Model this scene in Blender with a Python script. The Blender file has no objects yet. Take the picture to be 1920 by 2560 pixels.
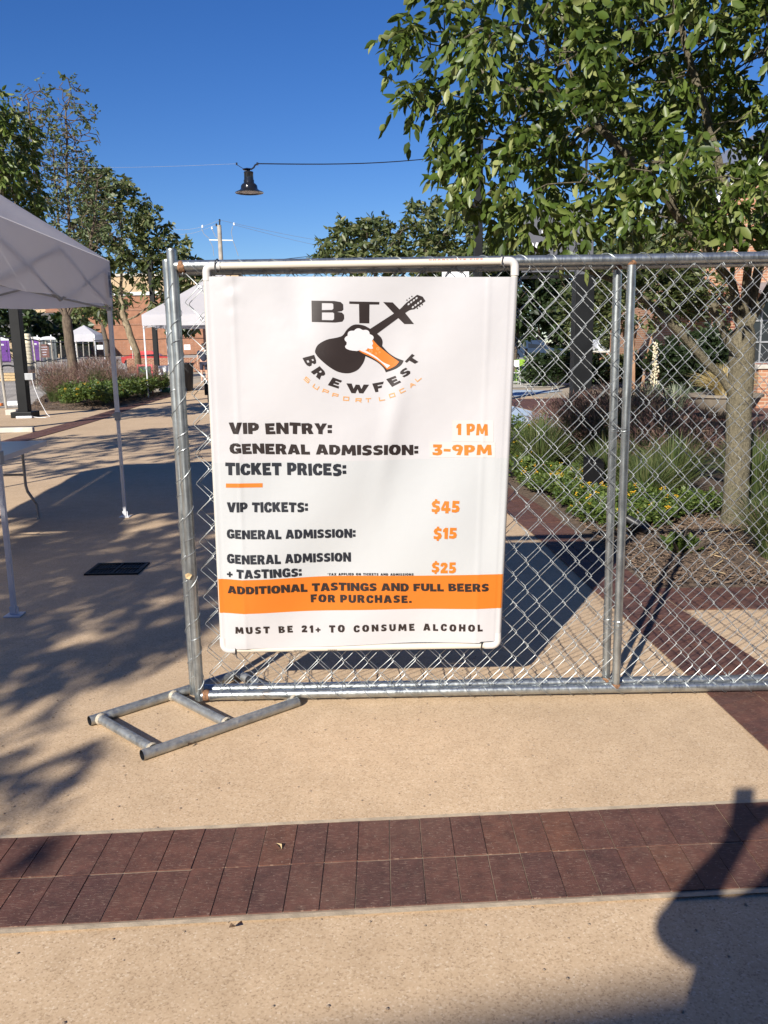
import bpy, bmesh, math, random
import numpy as np
from mathutils import Vector, Matrix
from mathutils.geometry import tessellate_polygon
R = math.radians
rng = random.Random(7)
C = bpy.context.scene.collection
scn = bpy.context.scene

# ------------------------------------------------------------------ camera, sky, sun, exposure
F, PIT, ROL, H = 2128.0, R(11.09), math.atan(185/10860), 1.55     # measured from the photo (1920 x 2560)
fw = np.array([0, math.cos(PIT), -math.sin(PIT)]); up0 = np.array([0, math.sin(PIT), math.cos(PIT)]); r0 = np.array([1., 0, 0])
cr = math.cos(ROL)*r0 - math.sin(ROL)*up0
cu = math.cos(ROL)*up0 + math.sin(ROL)*r0
cam = bpy.data.cameras.new('camera'); camo = bpy.data.objects.new('camera', cam); C.objects.link(camo)
camo.matrix_world = Matrix(((cr[0], cu[0], -fw[0], 0), (cr[1], cu[1], -fw[1], 0), (cr[2], cu[2], -fw[2], H), (0, 0, 0, 1)))
cam.sensor_fit = 'VERTICAL'; cam.sensor_height = 36.0; cam.lens = 36.0*F/2560
cam.clip_start = 0.01; cam.clip_end = 3000
scn.camera = camo

SUNV = Vector((-0.80, -1.69, 1.0)).normalized()                   # towards the sun: behind the camera, to its left
w = bpy.data.worlds.new('World'); scn.world = w; w.use_nodes = True
nt = w.node_tree; bg = nt.nodes['Background']
sky = nt.nodes.new('ShaderNodeTexSky'); sky.sky_type = 'NISHITA'; sky.sun_disc = False
sky.sun_elevation = math.asin(SUNV.z); sky.sun_rotation = math.atan2(SUNV.x, SUNV.y)
sky.air_density = 1.0; sky.dust_density = 0.0; sky.ozone_density = 6.0; sky.altitude = 200
hs = nt.nodes.new('ShaderNodeHueSaturation'); hs.inputs['Saturation'].default_value = 1.19; hs.inputs['Value'].default_value = 1.30; hs.inputs['Hue'].default_value = .514
nt.links.new(sky.outputs[0], hs.inputs['Color']); nt.links.new(hs.outputs[0], bg.inputs[0]); bg.inputs[1].default_value = 0.05
sl = bpy.data.lights.new('sun', 'SUN'); sl.energy = 5.0; sl.angle = R(0.53); sl.color = (1, 0.945, 0.86)
so = bpy.data.objects.new('sun', sl); C.objects.link(so); so.rotation_euler = SUNV.to_track_quat('Z', 'Y').to_euler()
scn.view_settings.view_transform = 'Standard'; scn.view_settings.look = 'None'
scn.view_settings.exposure = 0.72; scn.view_settings.gamma = 1.0
scn.cycles.max_bounces = 6; scn.cycles.transparent_max_bounces = 6

# ------------------------------------------------------------------ measuring: photo pixel -> place
def ray(x, y): return fw + cr*(x-960)/F - cu*(y-1280)/F
def G(x, y, z=0.0):                       # where a photo pixel meets the level z
    v = ray(x, y); t = (z-H)/v[2]; return (v[0]*t, v[1]*t)
def AT(x, y, Y):                          # where it meets the upright plane at distance Y
    v = ray(x, y); t = Y/v[1]; return Vector((v[0]*t, Y, H+v[2]*t))

# ------------------------------------------------------------------ materials
def nd(t, ty, **kw):
    n = t.nodes.new(ty)
    for k, v in kw.items(): setattr(n, k, v)
    return n
def ramp(t, fac, stops):
    n = t.nodes.new('ShaderNodeValToRGB'); e = n.color_ramp.elements
    while len(e) < len(stops): e.new(0.5)
    for i, (p, c) in enumerate(stops):
        e[i].position = p; e[i].color = (c[0], c[1], c[2], 1)
    t.links.new(fac, n.inputs[0]); return n.outputs[0]
def coords(t, scale=(1, 1, 1), rot=0):
    tc = nd(t, 'ShaderNodeTexCoord'); mp = nd(t, 'ShaderNodeMapping')
    mp.inputs['Scale'].default_value = scale; mp.inputs['Rotation'].default_value = (0, 0, rot)
    t.links.new(tc.outputs['Object'], mp.inputs[0]); return mp.outputs[0]
def noise(t, vec, scale, detail=4, rough=.6):
    n = nd(t, 'ShaderNodeTexNoise'); n.inputs['Scale'].default_value = scale; n.inputs['Detail'].default_value = detail
    n.inputs['Roughness'].default_value = rough
    t.links.new(vec, n.inputs['Vector']); return n.outputs[0]
def mixc(t, fac, a, b, mode='MIX'):
    n = nd(t, 'ShaderNodeMix', data_type='RGBA', blend_type=mode)
    for s, v in ((0, fac), (6, a), (7, b)):
        if isinstance(v, (int, float)): n.inputs[s].default_value = v
        elif isinstance(v, (tuple, list)): n.inputs[s].default_value = (*v[:3], 1)
        else: t.links.new(v, n.inputs[s])
    return n.outputs[2]
def base(name):
    m = bpy.data.materials.new(name); m.use_nodes = True
    return m, m.node_tree, m.node_tree.nodes['Principled BSDF']
def bump(t, p, height, strength, dist=.01):
    b = nd(t, 'ShaderNodeBump'); b.inputs['Strength'].default_value = strength; b.inputs['Distance'].default_value = dist
    t.links.new(height, b.inputs['Height']); t.links.new(b.outputs[0], p.inputs['Normal'])
def mat(name, col, rough=.6, metal=0, var=.15, vs=6, spec=.5, bmp=0, bs=40, island=0):
    m, t, p = base(name)
    v = coords(t); n = noise(t, v, vs)
    lo = tuple(c*(1-var) for c in col); hi = tuple(min(1, c*(1+var)) for c in col)
    c = ramp(t, n, [(.3, lo), (.7, hi)])
    if island:
        g = nd(t, 'ShaderNodeNewGeometry')
        c = mixc(t, island, c, ramp(t, g.outputs['Random Per Island'], [(0, tuple(x*.45 for x in col)), (1, tuple(min(1, x*1.6) for x in col))]))
    t.links.new(c, p.inputs['Base Color'])
    p.inputs['Roughness'].default_value = rough; p.inputs['Metallic'].default_value = metal
    p.inputs['Specular IOR Level'].default_value = spec
    if bmp: bump(t, p, noise(t, v, bs), bmp)
    return m
def leafmat(name, cols, trans=.3, rough=.42, spec=.5):
    m, t, p = base(name)
    g = nd(t, 'ShaderNodeNewGeometry')
    k = len(cols)-1
    c = ramp(t, g.outputs['Random Per Island'], [(i/k, cc) for i, cc in enumerate(cols)])
    t.links.new(c, p.inputs['Base Color']); p.inputs['Roughness'].default_value = rough
    p.inputs['Specular IOR Level'].default_value = spec
    tr = nd(t, 'ShaderNodeBsdfTranslucent'); mx = nd(t, 'ShaderNodeMixShader'); mx.inputs[0].default_value = trans
    t.links.new(mixc(t, .5, c, (.32, .42, .06)), tr.inputs[0])
    t.links.new(p.outputs[0], mx.inputs[1]); t.links.new(tr.outputs[0], mx.inputs[2])
    t.links.new(mx.outputs[0], t.nodes['Material Output'].inputs[0])
    return m
def bark(name, a, b, sc=14, zs=.22, bs=1.0, bd=.02):
    m, t, p = base(name)
    v = coords(t, (1, 1, zs)); n = noise(t, v, sc*2.2, 6, .75); n2 = noise(t, coords(t), 5)
    c = ramp(t, n, [(.35, a), (.62, b)])
    c = mixc(t, ramp(t, n2, [(.55, (0, 0, 0)), (.75, (.6, .6, .6))]), c, tuple(min(1, x*1.5) for x in b))
    t.links.new(c, p.inputs['Base Color']); p.inputs['Roughness'].default_value = .9
    p.inputs['Specular IOR Level'].default_value = .15
    bump(t, p, n, bs, bd); return m
def galv(name, tint=(.43, .46, .465), rough=.30, rust=.10):
    m, t, p = base(name)
    v = coords(t); n = noise(t, v, 18, 5); n2 = noise(t, v, 5.5, 6, .7); n3 = noise(t, coords(t, (60, 60, 3)), 1.5)
    c = ramp(t, n, [(.3, tuple(x*.72 for x in tint)), (.7, tuple(x*1.2 for x in tint))])
    c = mixc(t, ramp(t, n2, [(.68-rust*.3, (0, 0, 0)), (.80, (.8, .8, .8))]), c, (.42, .27, .15))
    t.links.new(c, p.inputs['Base Color']); p.inputs['Metallic'].default_value = .9
    rr = ramp(t, n3, [(.3, (rough*.8,)*3), (.7, (rough*1.5,)*3)]); t.links.new(rr, p.inputs['Roughness'])
    bump(t, p, n, .08, .004); return m
def brickwall(name, c1, c2, mortar, bw=.22, bh=.075):
    m, t, p = base(name)
    tc = nd(t, 'ShaderNodeTexCoord'); sx = nd(t, 'ShaderNodeSeparateXYZ'); t.links.new(tc.outputs['Object'], sx.inputs[0])
    ad = nd(t, 'ShaderNodeMath'); t.links.new(sx.outputs[0], ad.inputs[0]); t.links.new(sx.outputs[1], ad.inputs[1])
    cb = nd(t, 'ShaderNodeCombineXYZ'); t.links.new(ad.outputs[0], cb.inputs[0]); t.links.new(sx.outputs[2], cb.inputs[1])
    b = nd(t, 'ShaderNodeTexBrick'); t.links.new(cb.outputs[0], b.inputs['Vector'])
    b.inputs['Scale'].default_value = 1; b.inputs['Brick Width'].default_value = bw; b.inputs['Row Height'].default_value = bh
    b.inputs['Mortar Size'].default_value = .009; b.inputs['Color1'].default_value = (*c1, 1); b.inputs['Color2'].default_value = (*c2, 1)
    b.inputs['Mortar'].default_value = (*mortar, 1)
    n = noise(t, tc.outputs['Object'], 1.3)
    c = mixc(t, .55, b.outputs[0], ramp(t, n, [(.3, (.55, .55, .55)), (.7, (1, 1, 1))]), 'MULTIPLY')
    t.links.new(c, p.inputs['Base Color']); p.inputs['Roughness'].default_value = .88
    bump(t, p, b.outputs[1], -.3, .01); return m

def aggregate(name):
    m, t, p = base(name)
    v = coords(t)
    big = noise(t, v, .55, 5, .65); mid = noise(t, v, 9, 4); fine = noise(t, v, 210, 2)
    vo = nd(t, 'ShaderNodeTexVoronoi'); vo.inputs['Scale'].default_value = 190; t.links.new(v, vo.inputs['Vector'])
    sx = nd(t, 'ShaderNodeSeparateColor'); t.links.new(vo.outputs['Color'], sx.inputs[0])
    peb = ramp(t, sx.outputs[0], [(0, (.22, .14, .075)), (.10, (.38, .265, .15)), (.3, (.56, .41, .255)), (.72, (.61, .455, .29)), (.9, (.68, .53, .36)), (1, (.78, .66, .49))])
    c = mixc(t, ramp(t, fine, [(.42, (.35,)*3), (.6, (.80,)*3)]), peb, (.575, .425, .28))
    c = mixc(t, 1.0, c, ramp(t, big, [(.3, (.84, .82, .80)), (.7, (1.04, 1.03, 1.02))]), 'MULTIPLY')
    c = mixc(t, .5, c, ramp(t, mid, [(.3, (.82, .8, .78)), (.7, (1.05, 1.05, 1.05))]), 'MULTIPLY')
    # worn patches, old drips and a few pale scuffs
    st = noise(t, coords(t, (1, 1, 1)), 2.3, 6, .75)
    c = mixc(t, ramp(t, st, [(.66, (0, 0, 0)), (.74, (.28,)*3)]), c, (.33, .23, .15))
    c = mixc(t, ramp(t, st, [(.26, (.3,)*3), (.33, (0, 0, 0))]), c, (.72, .58, .42))
    t.links.new(c, p.inputs['Base Color']); p.inputs['Roughness'].default_value = .85
    p.inputs['Specular IOR Level'].default_value = .25
    bump(t, p, vo.outputs['Distance'], -.55, .006); return m
def paver(name):
    m, t, p = base(name)
    g = nd(t, 'ShaderNodeNewGeometry'); v = coords(t)
    c = ramp(t, g.outputs['Random Per Island'], [(0, (.088, .039, .031)), (.25, (.104, .044, .032)), (.5, (.120, .050, .034)), (.8, (.110, .047, .034)), (1, (.136, .056, .033))])
    c = mixc(t, .9, c, ramp(t, noise(t, v, 16, 6, .75), [(.3, (.52, .52, .55)), (.7, (1.25, 1.22, 1.2))]), 'MULTIPLY')
    c = mixc(t, ramp(t, noise(t, v, 3.1, 5, .7), [(.52, (0, 0, 0)), (.75, (.25,)*3)]), c, (.17, .11, .075))
    sc = noise(t, coords(t, (34, 330, 1)), 1, 2); sc2 = noise(t, v, 120, 2)
    c = mixc(t, ramp(t, sc, [(.60, (0, 0, 0)), (.65, (.38,)*3)]), c, (.36, .25, .18))
    c = mixc(t, ramp(t, sc2, [(.66, (0, 0, 0)), (.72, (.45,)*3)]), c, (.36, .27, .21))
    t.links.new(c, p.inputs['Base Color']); p.inputs['Roughness'].default_value = .72
    bump(t, p, noise(t, v, 70, 4), .25, .004); return m

M = {}
M['agg'] = aggregate('tan exposed aggregate'); M['paver'] = paver('red clay pavers')
M['grout'] = mat('sandy joint', (.27, .205, .145), .95, 0, .25, 30)
M['edge'] = mat('concrete edge', (.42, .335, .235), .9, 0, .25, 14, bmp=.3)
M['street'] = mat('dusty concrete street', (.40, .36, .31), .9, 0, .22, .35, bmp=.1)
M['earth'] = mat('dry earth', (.36, .30, .22), .95, 0, .3, .8)
M['mulch'] = mat('brown mulch', (.11, .075, .05), .95, 0, .5, 30, bmp=.9, bs=60)
M['chip'] = mat('shredded bark chips', (.155, .105, .070), .95, 0, .2, 10, island=.8)
M['straw'] = mat('dead stalks', (.42, .31, .17), .9, 0, .2, 10, island=.5)
M['pad'] = mat('pale blue concrete', (.40, .49, .58), .6, 0, .2, 1.4)
M['lawn'] = mat('mown lawn', (.075, .13, .028), .95, 0, .35, 1.5, bmp=.6, bs=90)
M['galv'] = galv('galvanized pipe'); M['galv2'] = galv('dull galvanized pipe', (.40, .405, .39), .5, .14)
M['wire'] = galv('zinc wire', (.46, .48, .48), .42, .0)
M['rust'] = mat('rusty weld', (.24, .125, .065), .85, .3, .6, 90, bmp=.4)
M['pvc'] = mat('cream pvc', (.58, .53, .44), .32, 0, .04, 5)
M['pvcw'] = mat('white pvc elbow', (.55, .525, .50), .35, 0, .03, 5)
M['black'] = mat('black plastic', (.02, .02, .022), .45, 0, .2, 20)
M['steel'] = mat('black painted steel', (.007, .0075, .008), .5, 0, .35, 3, .2)
M['matblack'] = mat('matt black housing', (.006, .006, .007), .8, 0, .2, 20, .08)
M['inkb'] = mat('black print', (.021, .014, .013), .38, 0, .12, 9)
M['inkn'] = mat('navy black print', (.013, .015, .021), .38, 0, .12, 9)
M['inko'] = mat('orange print', (.55, .15, .016), .42, 0, .05, 6)
M['inkt'] = mat('tan orange print', (.56, .27, .10), .45, 0, .05, 6)
M['inkr'] = mat('red stamp ink', (.55, .16, .13), .5, 0, .1, 60)
M['foam'] = mat('white print', (.54, .525, .535), .42, 0, .02, 6)
M['grey'] = mat('grey steel', (.30, .31, .32), .5, .3, .15, 8)
M['white'] = mat('white paint', (.74, .74, .75), .5, 0, .06, 4)
M['dark'] = mat('dark opening', (.012, .013, .016), .5, 0, .2, 2)
M['concrete'] = mat('pale concrete', (.46, .43, .37), .9, 0, .2, 3, bmp=.2)

# ------------------------------------------------------------------ mesh builder
class MB:
    def __init__(s): s.v = []; s.f = []; s.mi = []
    def add(s, vs, fs, mi=0):
        o = len(s.v); s.v += [tuple(q) for q in vs]; s.f += [tuple(i+o for i in q) for q in fs]; s.mi += [mi]*len(fs); return s
    def box(s, c, d, rz=0, mi=0, rx=0, ry=0):
        mt = Matrix.Translation(c) @ Matrix.Rotation(rz, 4, 'Z') @ Matrix.Rotation(ry, 4, 'Y') @ Matrix.Rotation(rx, 4, 'X')
        vs = [mt @ Vector((x*d[0]/2, y*d[1]/2, z*d[2]/2)) for z in (-1, 1) for y in (-1, 1) for x in (-1, 1)]
        return s.add(vs, [(0, 2, 3, 1), (4, 5, 7, 6), (0, 1, 5, 4), (2, 6, 7, 3), (0, 4, 6, 2), (1, 3, 7, 5)], mi)
    def tube(s, pts, r, n=8, mi=0, cap=True, tw=0):
        pts = [Vector(p) for p in pts]; k = len(pts)
        rs = r if hasattr(r, '__len__') else [r]*k
        o = len(s.v); u = None
        for i, p in enumerate(pts):
            d = (pts[min(i+1, k-1)]-pts[max(i-1, 0)]).normalized()
            if u is None:
                u = d.cross(Vector((0, 0, 1)) if abs(d.z) < .9 else Vector((1, 0, 0))).normalized()
            u = (u - d*u.dot(d))
            u = u.normalized() if u.length > 1e-6 else d.orthogonal().normalized()
            vv = d.cross(u)
            for j in range(n):
                a = 2*math.pi*j/n + tw; s.v.append(tuple(p+(u*math.cos(a)+vv*math.sin(a))*rs[i]))
        for i in range(k-1):
            for j in range(n):
                a = o+i*n+j; b = o+i*n+(j+1) % n
                s.f.append((a, b, b+n, a+n)); s.mi.append(mi)
        if cap:
            s.f.append(tuple(o+j for j in reversed(range(n)))); s.mi.append(mi)
            s.f.append(tuple(o+(k-1)*n+j for j in range(n))); s.mi.append(mi)
        return s
    def lathe(s, prof, c=(0, 0, 0), n=20, mi=0):
        o = len(s.v)
        for (r_, z) in prof:
            for j in range(n):
                a = 2*math.pi*j/n; s.v.append((c[0]+r_*math.cos(a), c[1]+r_*math.sin(a), c[2]+z))
        for i in range(len(prof)-1):
            for j in range(n):
                a = o+i*n+j; b = o+i*n+(j+1) % n
                s.f.append((a, b, b+n, a+n)); s.mi.append(mi)
        return s
    def prism(s, poly, z0, z1, mi=0):
        n = len(poly); o = len(s.v)
        s.v += [(x, y, z0) for x, y in poly]+[(x, y, z1) for x, y in poly]
        fs = [tuple(range(n, 2*n)), tuple(reversed(range(n)))]+[(i, (i+1) % n, n+(i+1) % n, n+i) for i in range(n)]
        s.f += [tuple(o+i for i in q) for q in fs]; s.mi += [mi]*len(fs); return s
    def build(s, name, mats, parent=None, smooth=False, bev=0):
        me = bpy.data.meshes.new(name); me.from_pydata(s.v, [], s.f); me.update()
        for m in (mats if isinstance(mats, (list, tuple)) else [mats]): me.materials.append(M[m] if isinstance(m, str) else m)
        if any(s.mi): me.polygons.foreach_set('material_index', s.mi)
        if smooth:
            me.polygons.foreach_set('use_smooth', [True]*len(me.polygons)); me.set_sharp_from_angle(angle=R(38))
        o = bpy.data.objects.new(name, me); C.objects.link(o)
        if parent: o.parent = parent
        if bev:
            b = o.modifiers.new('bevel', 'BEVEL'); b.width = bev; b.segments = 2; b.limit_method = 'ANGLE'
        return o
def tag(o, label=None, cat=None, group=None, kind=None):
    for k, v in (('label', label), ('category', cat), ('group', group), ('kind', kind)):
        if v: o[k] = v
    return o
def thing(name, label, cat, loc=(0, 0, 0), rz=0, group=None):
    o = bpy.data.objects.new(name, None); C.objects.link(o); o.location = loc; o.rotation_euler = (0, 0, rz)
    return tag(o, label, cat, group)
def dup(root, loc, rz=0, label=None, scale=1):
    def cp(o, par):
        c = o.copy(); C.objects.link(c)
        if par: c.parent = par
        for ch in o.children: cp(ch, c)
        return c
    r = cp(root, None); r.location = loc; r.rotation_euler = (0, 0, rz)
    r.scale = scale if hasattr(scale, '__len__') else (scale,)*3
    if label: r['label'] = label
    return r
def npmesh(name, v, faces, m, parent=None):                      # faces: (N,k) array
    v = np.asarray(v, np.float32); faces = np.asarray(faces, np.int32); k = faces.shape[1]
    me = bpy.data.meshes.new(name); me.vertices.add(len(v)); me.vertices.foreach_set('co', v.ravel())
    me.loops.add(faces.size); me.loops.foreach_set('vertex_index', faces.ravel())
    me.polygons.add(len(faces)); me.polygons.foreach_set('loop_start', np.arange(0, faces.size, k, dtype=np.int32))
    me.update(calc_edges=True); me.validate()
    me.materials.append(M[m] if isinstance(m, str) else m)
    o = bpy.data.objects.new(name, me); C.objects.link(o)
    if parent: o.parent = parent
    return o
def sheet(name, poly, z, m):
    me = bpy.data.meshes.new(name); me.from_pydata([(x, y, z) for x, y in poly], [], [tuple(range(len(poly)))]); me.update()
    me.materials.append(M[m]); o = bpy.data.objects.new(name, me); C.objects.link(o)
    if me.polygons[0].normal.z < 0: me.flip_normals()
    return tag(o, kind='structure')

# ------------------------------------------------------------------ the ground
sheet('ground', [(-700, -300), (700, -300), (700, 1500), (-700, 1500)], -.012, 'earth')
sheet('street', [(-200, 24.2), (-9.9, 24.2), (-12.2, 31), (-15.5, 45), (-12, 60), (-200, 60)], -.004, 'street')
me_ = bpy.data.meshes.new('parking_lot'); me_.from_pydata([(-200, 60, -.004), (-6, 60, -.004), (-6, 86, .45), (-6, 190, .5), (-200, 190, .5), (-200, 86, .45)], [], [(0, 1, 2, 5), (5, 2, 3, 4)]); me_.update()
me_.materials.append(M['street']); me_ = bpy.data.objects.new('parking_lot', me_); C.objects.link(me_); tag(me_, kind='structure')
sheet('parking_lot', [(9, 66), (60, 66), (60, 100), (9, 100)], -.004, 'street')
sheet('plaza_pavement', [(-40, -32), (40, -32), (40, 13), (9.5, 15), (2, 30), (-2, 46), (-9, 46), (-7.6, 30), (-7.3, 23.2), (-9.7, 23.9), (-40, 23.9)], 0, 'agg')
def bricks(name, left, right, rows=2, unit=.100):
    """clay pavers laid in courses between two edge polylines"""
    mb = MB(); rb = random.Random(3)
    L = [Vector((*p, 0)) for p in left]; Rr = [Vector((*p, 0)) for p in right]
    for a, b, c, d in zip(L[:-1], L[1:], Rr[:-1], Rr[1:]):
        n = max(1, round((b-a).length/unit))
        for i in range(n):
            for j in range(rows):
                q = []
                for (u, vv) in ((i/n, j/rows), ((i+1)/n, j/rows), ((i+1)/n, (j+1)/rows), (i/n, (j+1)/rows)):
                    q.append((a.lerp(b, u)).lerp(c.lerp(d, u), vv))
                ce = sum(q, Vector())/4; z = .010+rb.uniform(-.0012, .0012)
                top = []
                for p in q:
                    e = (ce-p); top.append(p+e*(.0026/max(e.length, .01)*1.4+rb.uniform(-.001, .005)))
                tz = [z+rb.uniform(-.0008, .0008) for _ in q]
                mb.add([(p.x, p.y, tz[k]) for k, p in enumerate(top)]+[(p.x, p.y, .001) for p in top],
                       [(0, 1, 2, 3), (0, 4, 5, 1), (1, 5, 6, 2), (2, 6, 7, 3), (3, 7, 4, 0)])
    o = mb.build(name, 'paver')
    bm = bmesh.new(); bm.from_mesh(o.data); bmesh.ops.recalc_face_normals(bm, faces=bm.faces); bm.to_mesh(o.data); bm.free()
    return tag(o, kind='structure')
def along(y0, y1): return lambda x: y0+(y1-y0)*(x+1.2)/2.4
sheet('control_joint', [(-9, 4.125), (1.3, 4.04), (1.3, 4.0435), (-9, 4.1285)], .002, 'edge')
b1 = along(2.055, 2.19); b2 = along(2.50, 2.635)
xs = np.linspace(-6, 6, 5)
sheet('paver_joint', [(-6, b1(-6)-.004), (6, b1(6)-.004), (6, b2(6)+.004), (-6, b2(-6)+.004)], .0065, 'grout')
bricks('brick_band', [(x, b1(x)) for x in xs], [(x, b2(x)) for x in xs])
for nm, f_, dlt in (('band_edge', b1, -.022), ('band_edge', b2, .004)):
    sheet(nm, [(-6, f_(-6)+dlt), (6, f_(6)+dlt), (6, f_(6)+dlt+.018), (-6, f_(-6)+dlt+.018)], .007, 'edge')
dl = [(1.46, 2.66), (1.45, 3.05), (1.42, 3.6), (1.32, 5.15), (1.24, 6.6), (1.12, 7.9), (.80, 10), (.2, 13), (-1.4, 20), (-4, 32)]
dr = [(1.87, 2.68), (1.87, 3.25), (1.83, 3.8), (1.70, 5.0), (1.62, 6.5), (1.49, 8.2), (1.2, 10.2), (.6, 13.2), (-1, 20.2), (-3.6, 32.2)]
sheet('paver_joint', dl+dr[::-1], .004, 'grout'); bricks('brick_band', dl, dr)
sheet('paver_joint', [(1.72, 4.76), (8, 4.62), (8, 5.04), (1.70, 5.22)], .0035, 'grout')
bricks('brick_band', [(1.735, 4.76), (4, 4.72), (8, 4.62)], [(1.70, 5.2), (4, 5.14), (8, 5.04)])
ll = [(-9.6, 10.2), (-6.25, 14.7), (-6.3, 17.5), (-6.4, 20), (-6.7, 23), (-6.9, 27), (-7.0, 31)]
lr = [(-9.9, 10.5), (-6.7, 14.9), (-6.8, 17.6), (-6.9, 20.1), (-7.1, 22.9), (-7.3, 27), (-7.4, 31)]
sheet('paver_joint', ll+lr[::-1], .004, 'grout'); bricks('brick_band', ll, lr)
bricks('brick_paving', [(4.2, 13.2), (13, 13.2)], [(3.0, 24), (16, 24)], rows=48, unit=.22)
sheet('paver_joint', [(4.2, 13.2), (13, 13.2), (16, 24), (3.0, 24)], .004, 'grout')
sheet('splash_pad', [(1.0, 13.6), (4.1, 13.6), (2.95, 24), (5.9, 27.8), (4.2, 29), (1.2, 29)], .005, 'pad')
sheet('lawn', [(3.5, 33.8), (16, 33.2), (26, 64), (5, 64)], .012, 'lawn')
sheet('path', [(3.4, 30.2), (10, 30.2), (8.5, 33.3), (3.4, 33.6)], .004, 'concrete')
# planting beds: low mounds of mulch
def bed(name, poly, h, cell=.25):
    xs_ = [p[0] for p in poly]; ys_ = [p[1] for p in poly]
    me = bpy.data.meshes.new(name); bm = bmesh.new()
    f_ = bm.faces.new([bm.verts.new((x, y, .006)) for x, y in poly])
    bmesh.ops.triangulate(bm, faces=[f_])
    bmesh.ops.subdivide_edges(bm, edges=bm.edges[:], cuts=5, use_grid_fill=True)
    bmesh.ops.subdivide_edges(bm, edges=[e for e in bm.edges if e.calc_length() > cell], cuts=3, use_grid_fill=True)
    for v in bm.verts:
        d = min(((v.co.xy-Vector(a)) - (Vector(b)-Vector(a))*max(0, min(1, (v.co.xy-Vector(a)).dot(Vector(b)-Vector(a))/(Vector(b)-Vector(a)).length_squared))).length
                for a, b in zip(poly, poly[1:]+poly[:1]))
        v.co.z = .006+h*min(1, d/.5)*(.7+.3*math.sin(v.co.x*3)*math.cos(v.co.y*2.3))
    bmesh.ops.recalc_face_normals(bm, faces=bm.faces); bm.to_mesh(me); bm.free()
    me.materials.append(M['mulch']); o = bpy.data.objects.new(name, me); C.objects.link(o)
    me.polygons.foreach_set('use_smooth', [True]*len(me.polygons))
    return tag(o, kind='structure')
BEDR = [(1.64, 5.17), (8, 5.02), (9.2, 9), (9.2, 13), (4.1, 13), (2.2, 13.5), (.80, 13), (1.15, 10.2), (1.44, 8.2), (1.57, 6.5), (1.64, 5.6)]
BEDL = [(-9.5, 22.7), (-8.5, 22.6), (-7.25, 22.5), (-7.35, 27), (-7.45, 31), (-10.5, 31), (-12, 30.5)]
bed('mulch_bed', BEDR, .05); bed('mulch_bed', BEDL, .05)
sheet('gravel_patch', [(-9.4, 15.6), (-7.0, 16.6), (-7.3, 18), (-10, 18)], .004, 'chip')
def inside(x, y, poly):
    r_ = False; j = len(poly)-1
    for i in range(len(poly)):
        if (poly[i][1] > y) != (poly[j][1] > y) and x < (poly[j][0]-poly[i][0])*(y-poly[i][1])/(poly[j][1]-poly[i][1])+poly[i][0]: r_ = not r_
        j = i
    return r_
def scatter_chips(name, poly, n, z, seed, label_mat='chip', ln=(.02, .07), wd=(.004, .012)):
    rr = random.Random(seed); mb = MB(); xs_ = [p[0] for p in poly]; ys_ = [p[1] for p in poly]; k = 0
    while k < n:
        x, y = rr.uniform(min(xs_), max(xs_)), rr.uniform(min(ys_), max(ys_))
        if not inside(x, y, poly): continue
        k += 1
        mb.box((x, y, z+rr.uniform(0, .03)), (rr.uniform(*ln), rr.uniform(*wd), .004), rr.uniform(0, 6.3), 0, rr.uniform(-.4, .4), rr.uniform(-.5, .5))
    return tag(mb.build(name, label_mat), kind='stuff')
scatter_chips('bark_mulch', [(1.68, 5.2), (3.4, 5.15), (3.8, 8), (2.2, 8.4), (1.66, 7.2)], 8000, .03, 11, 'chip', (.012, .05), (.004, .011))
scatter_chips('dry_stalks', [(1.72, 5.25), (3.4, 5.2), (3.5, 7.2), (1.9, 7.2)], 45, .05, 12, 'straw', (.1, .28), (.003, .006))
scatter_chips('bark_mulch', BEDL, 2500, .03, 13, 'chip', (.04, .12), (.01, .03))

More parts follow.
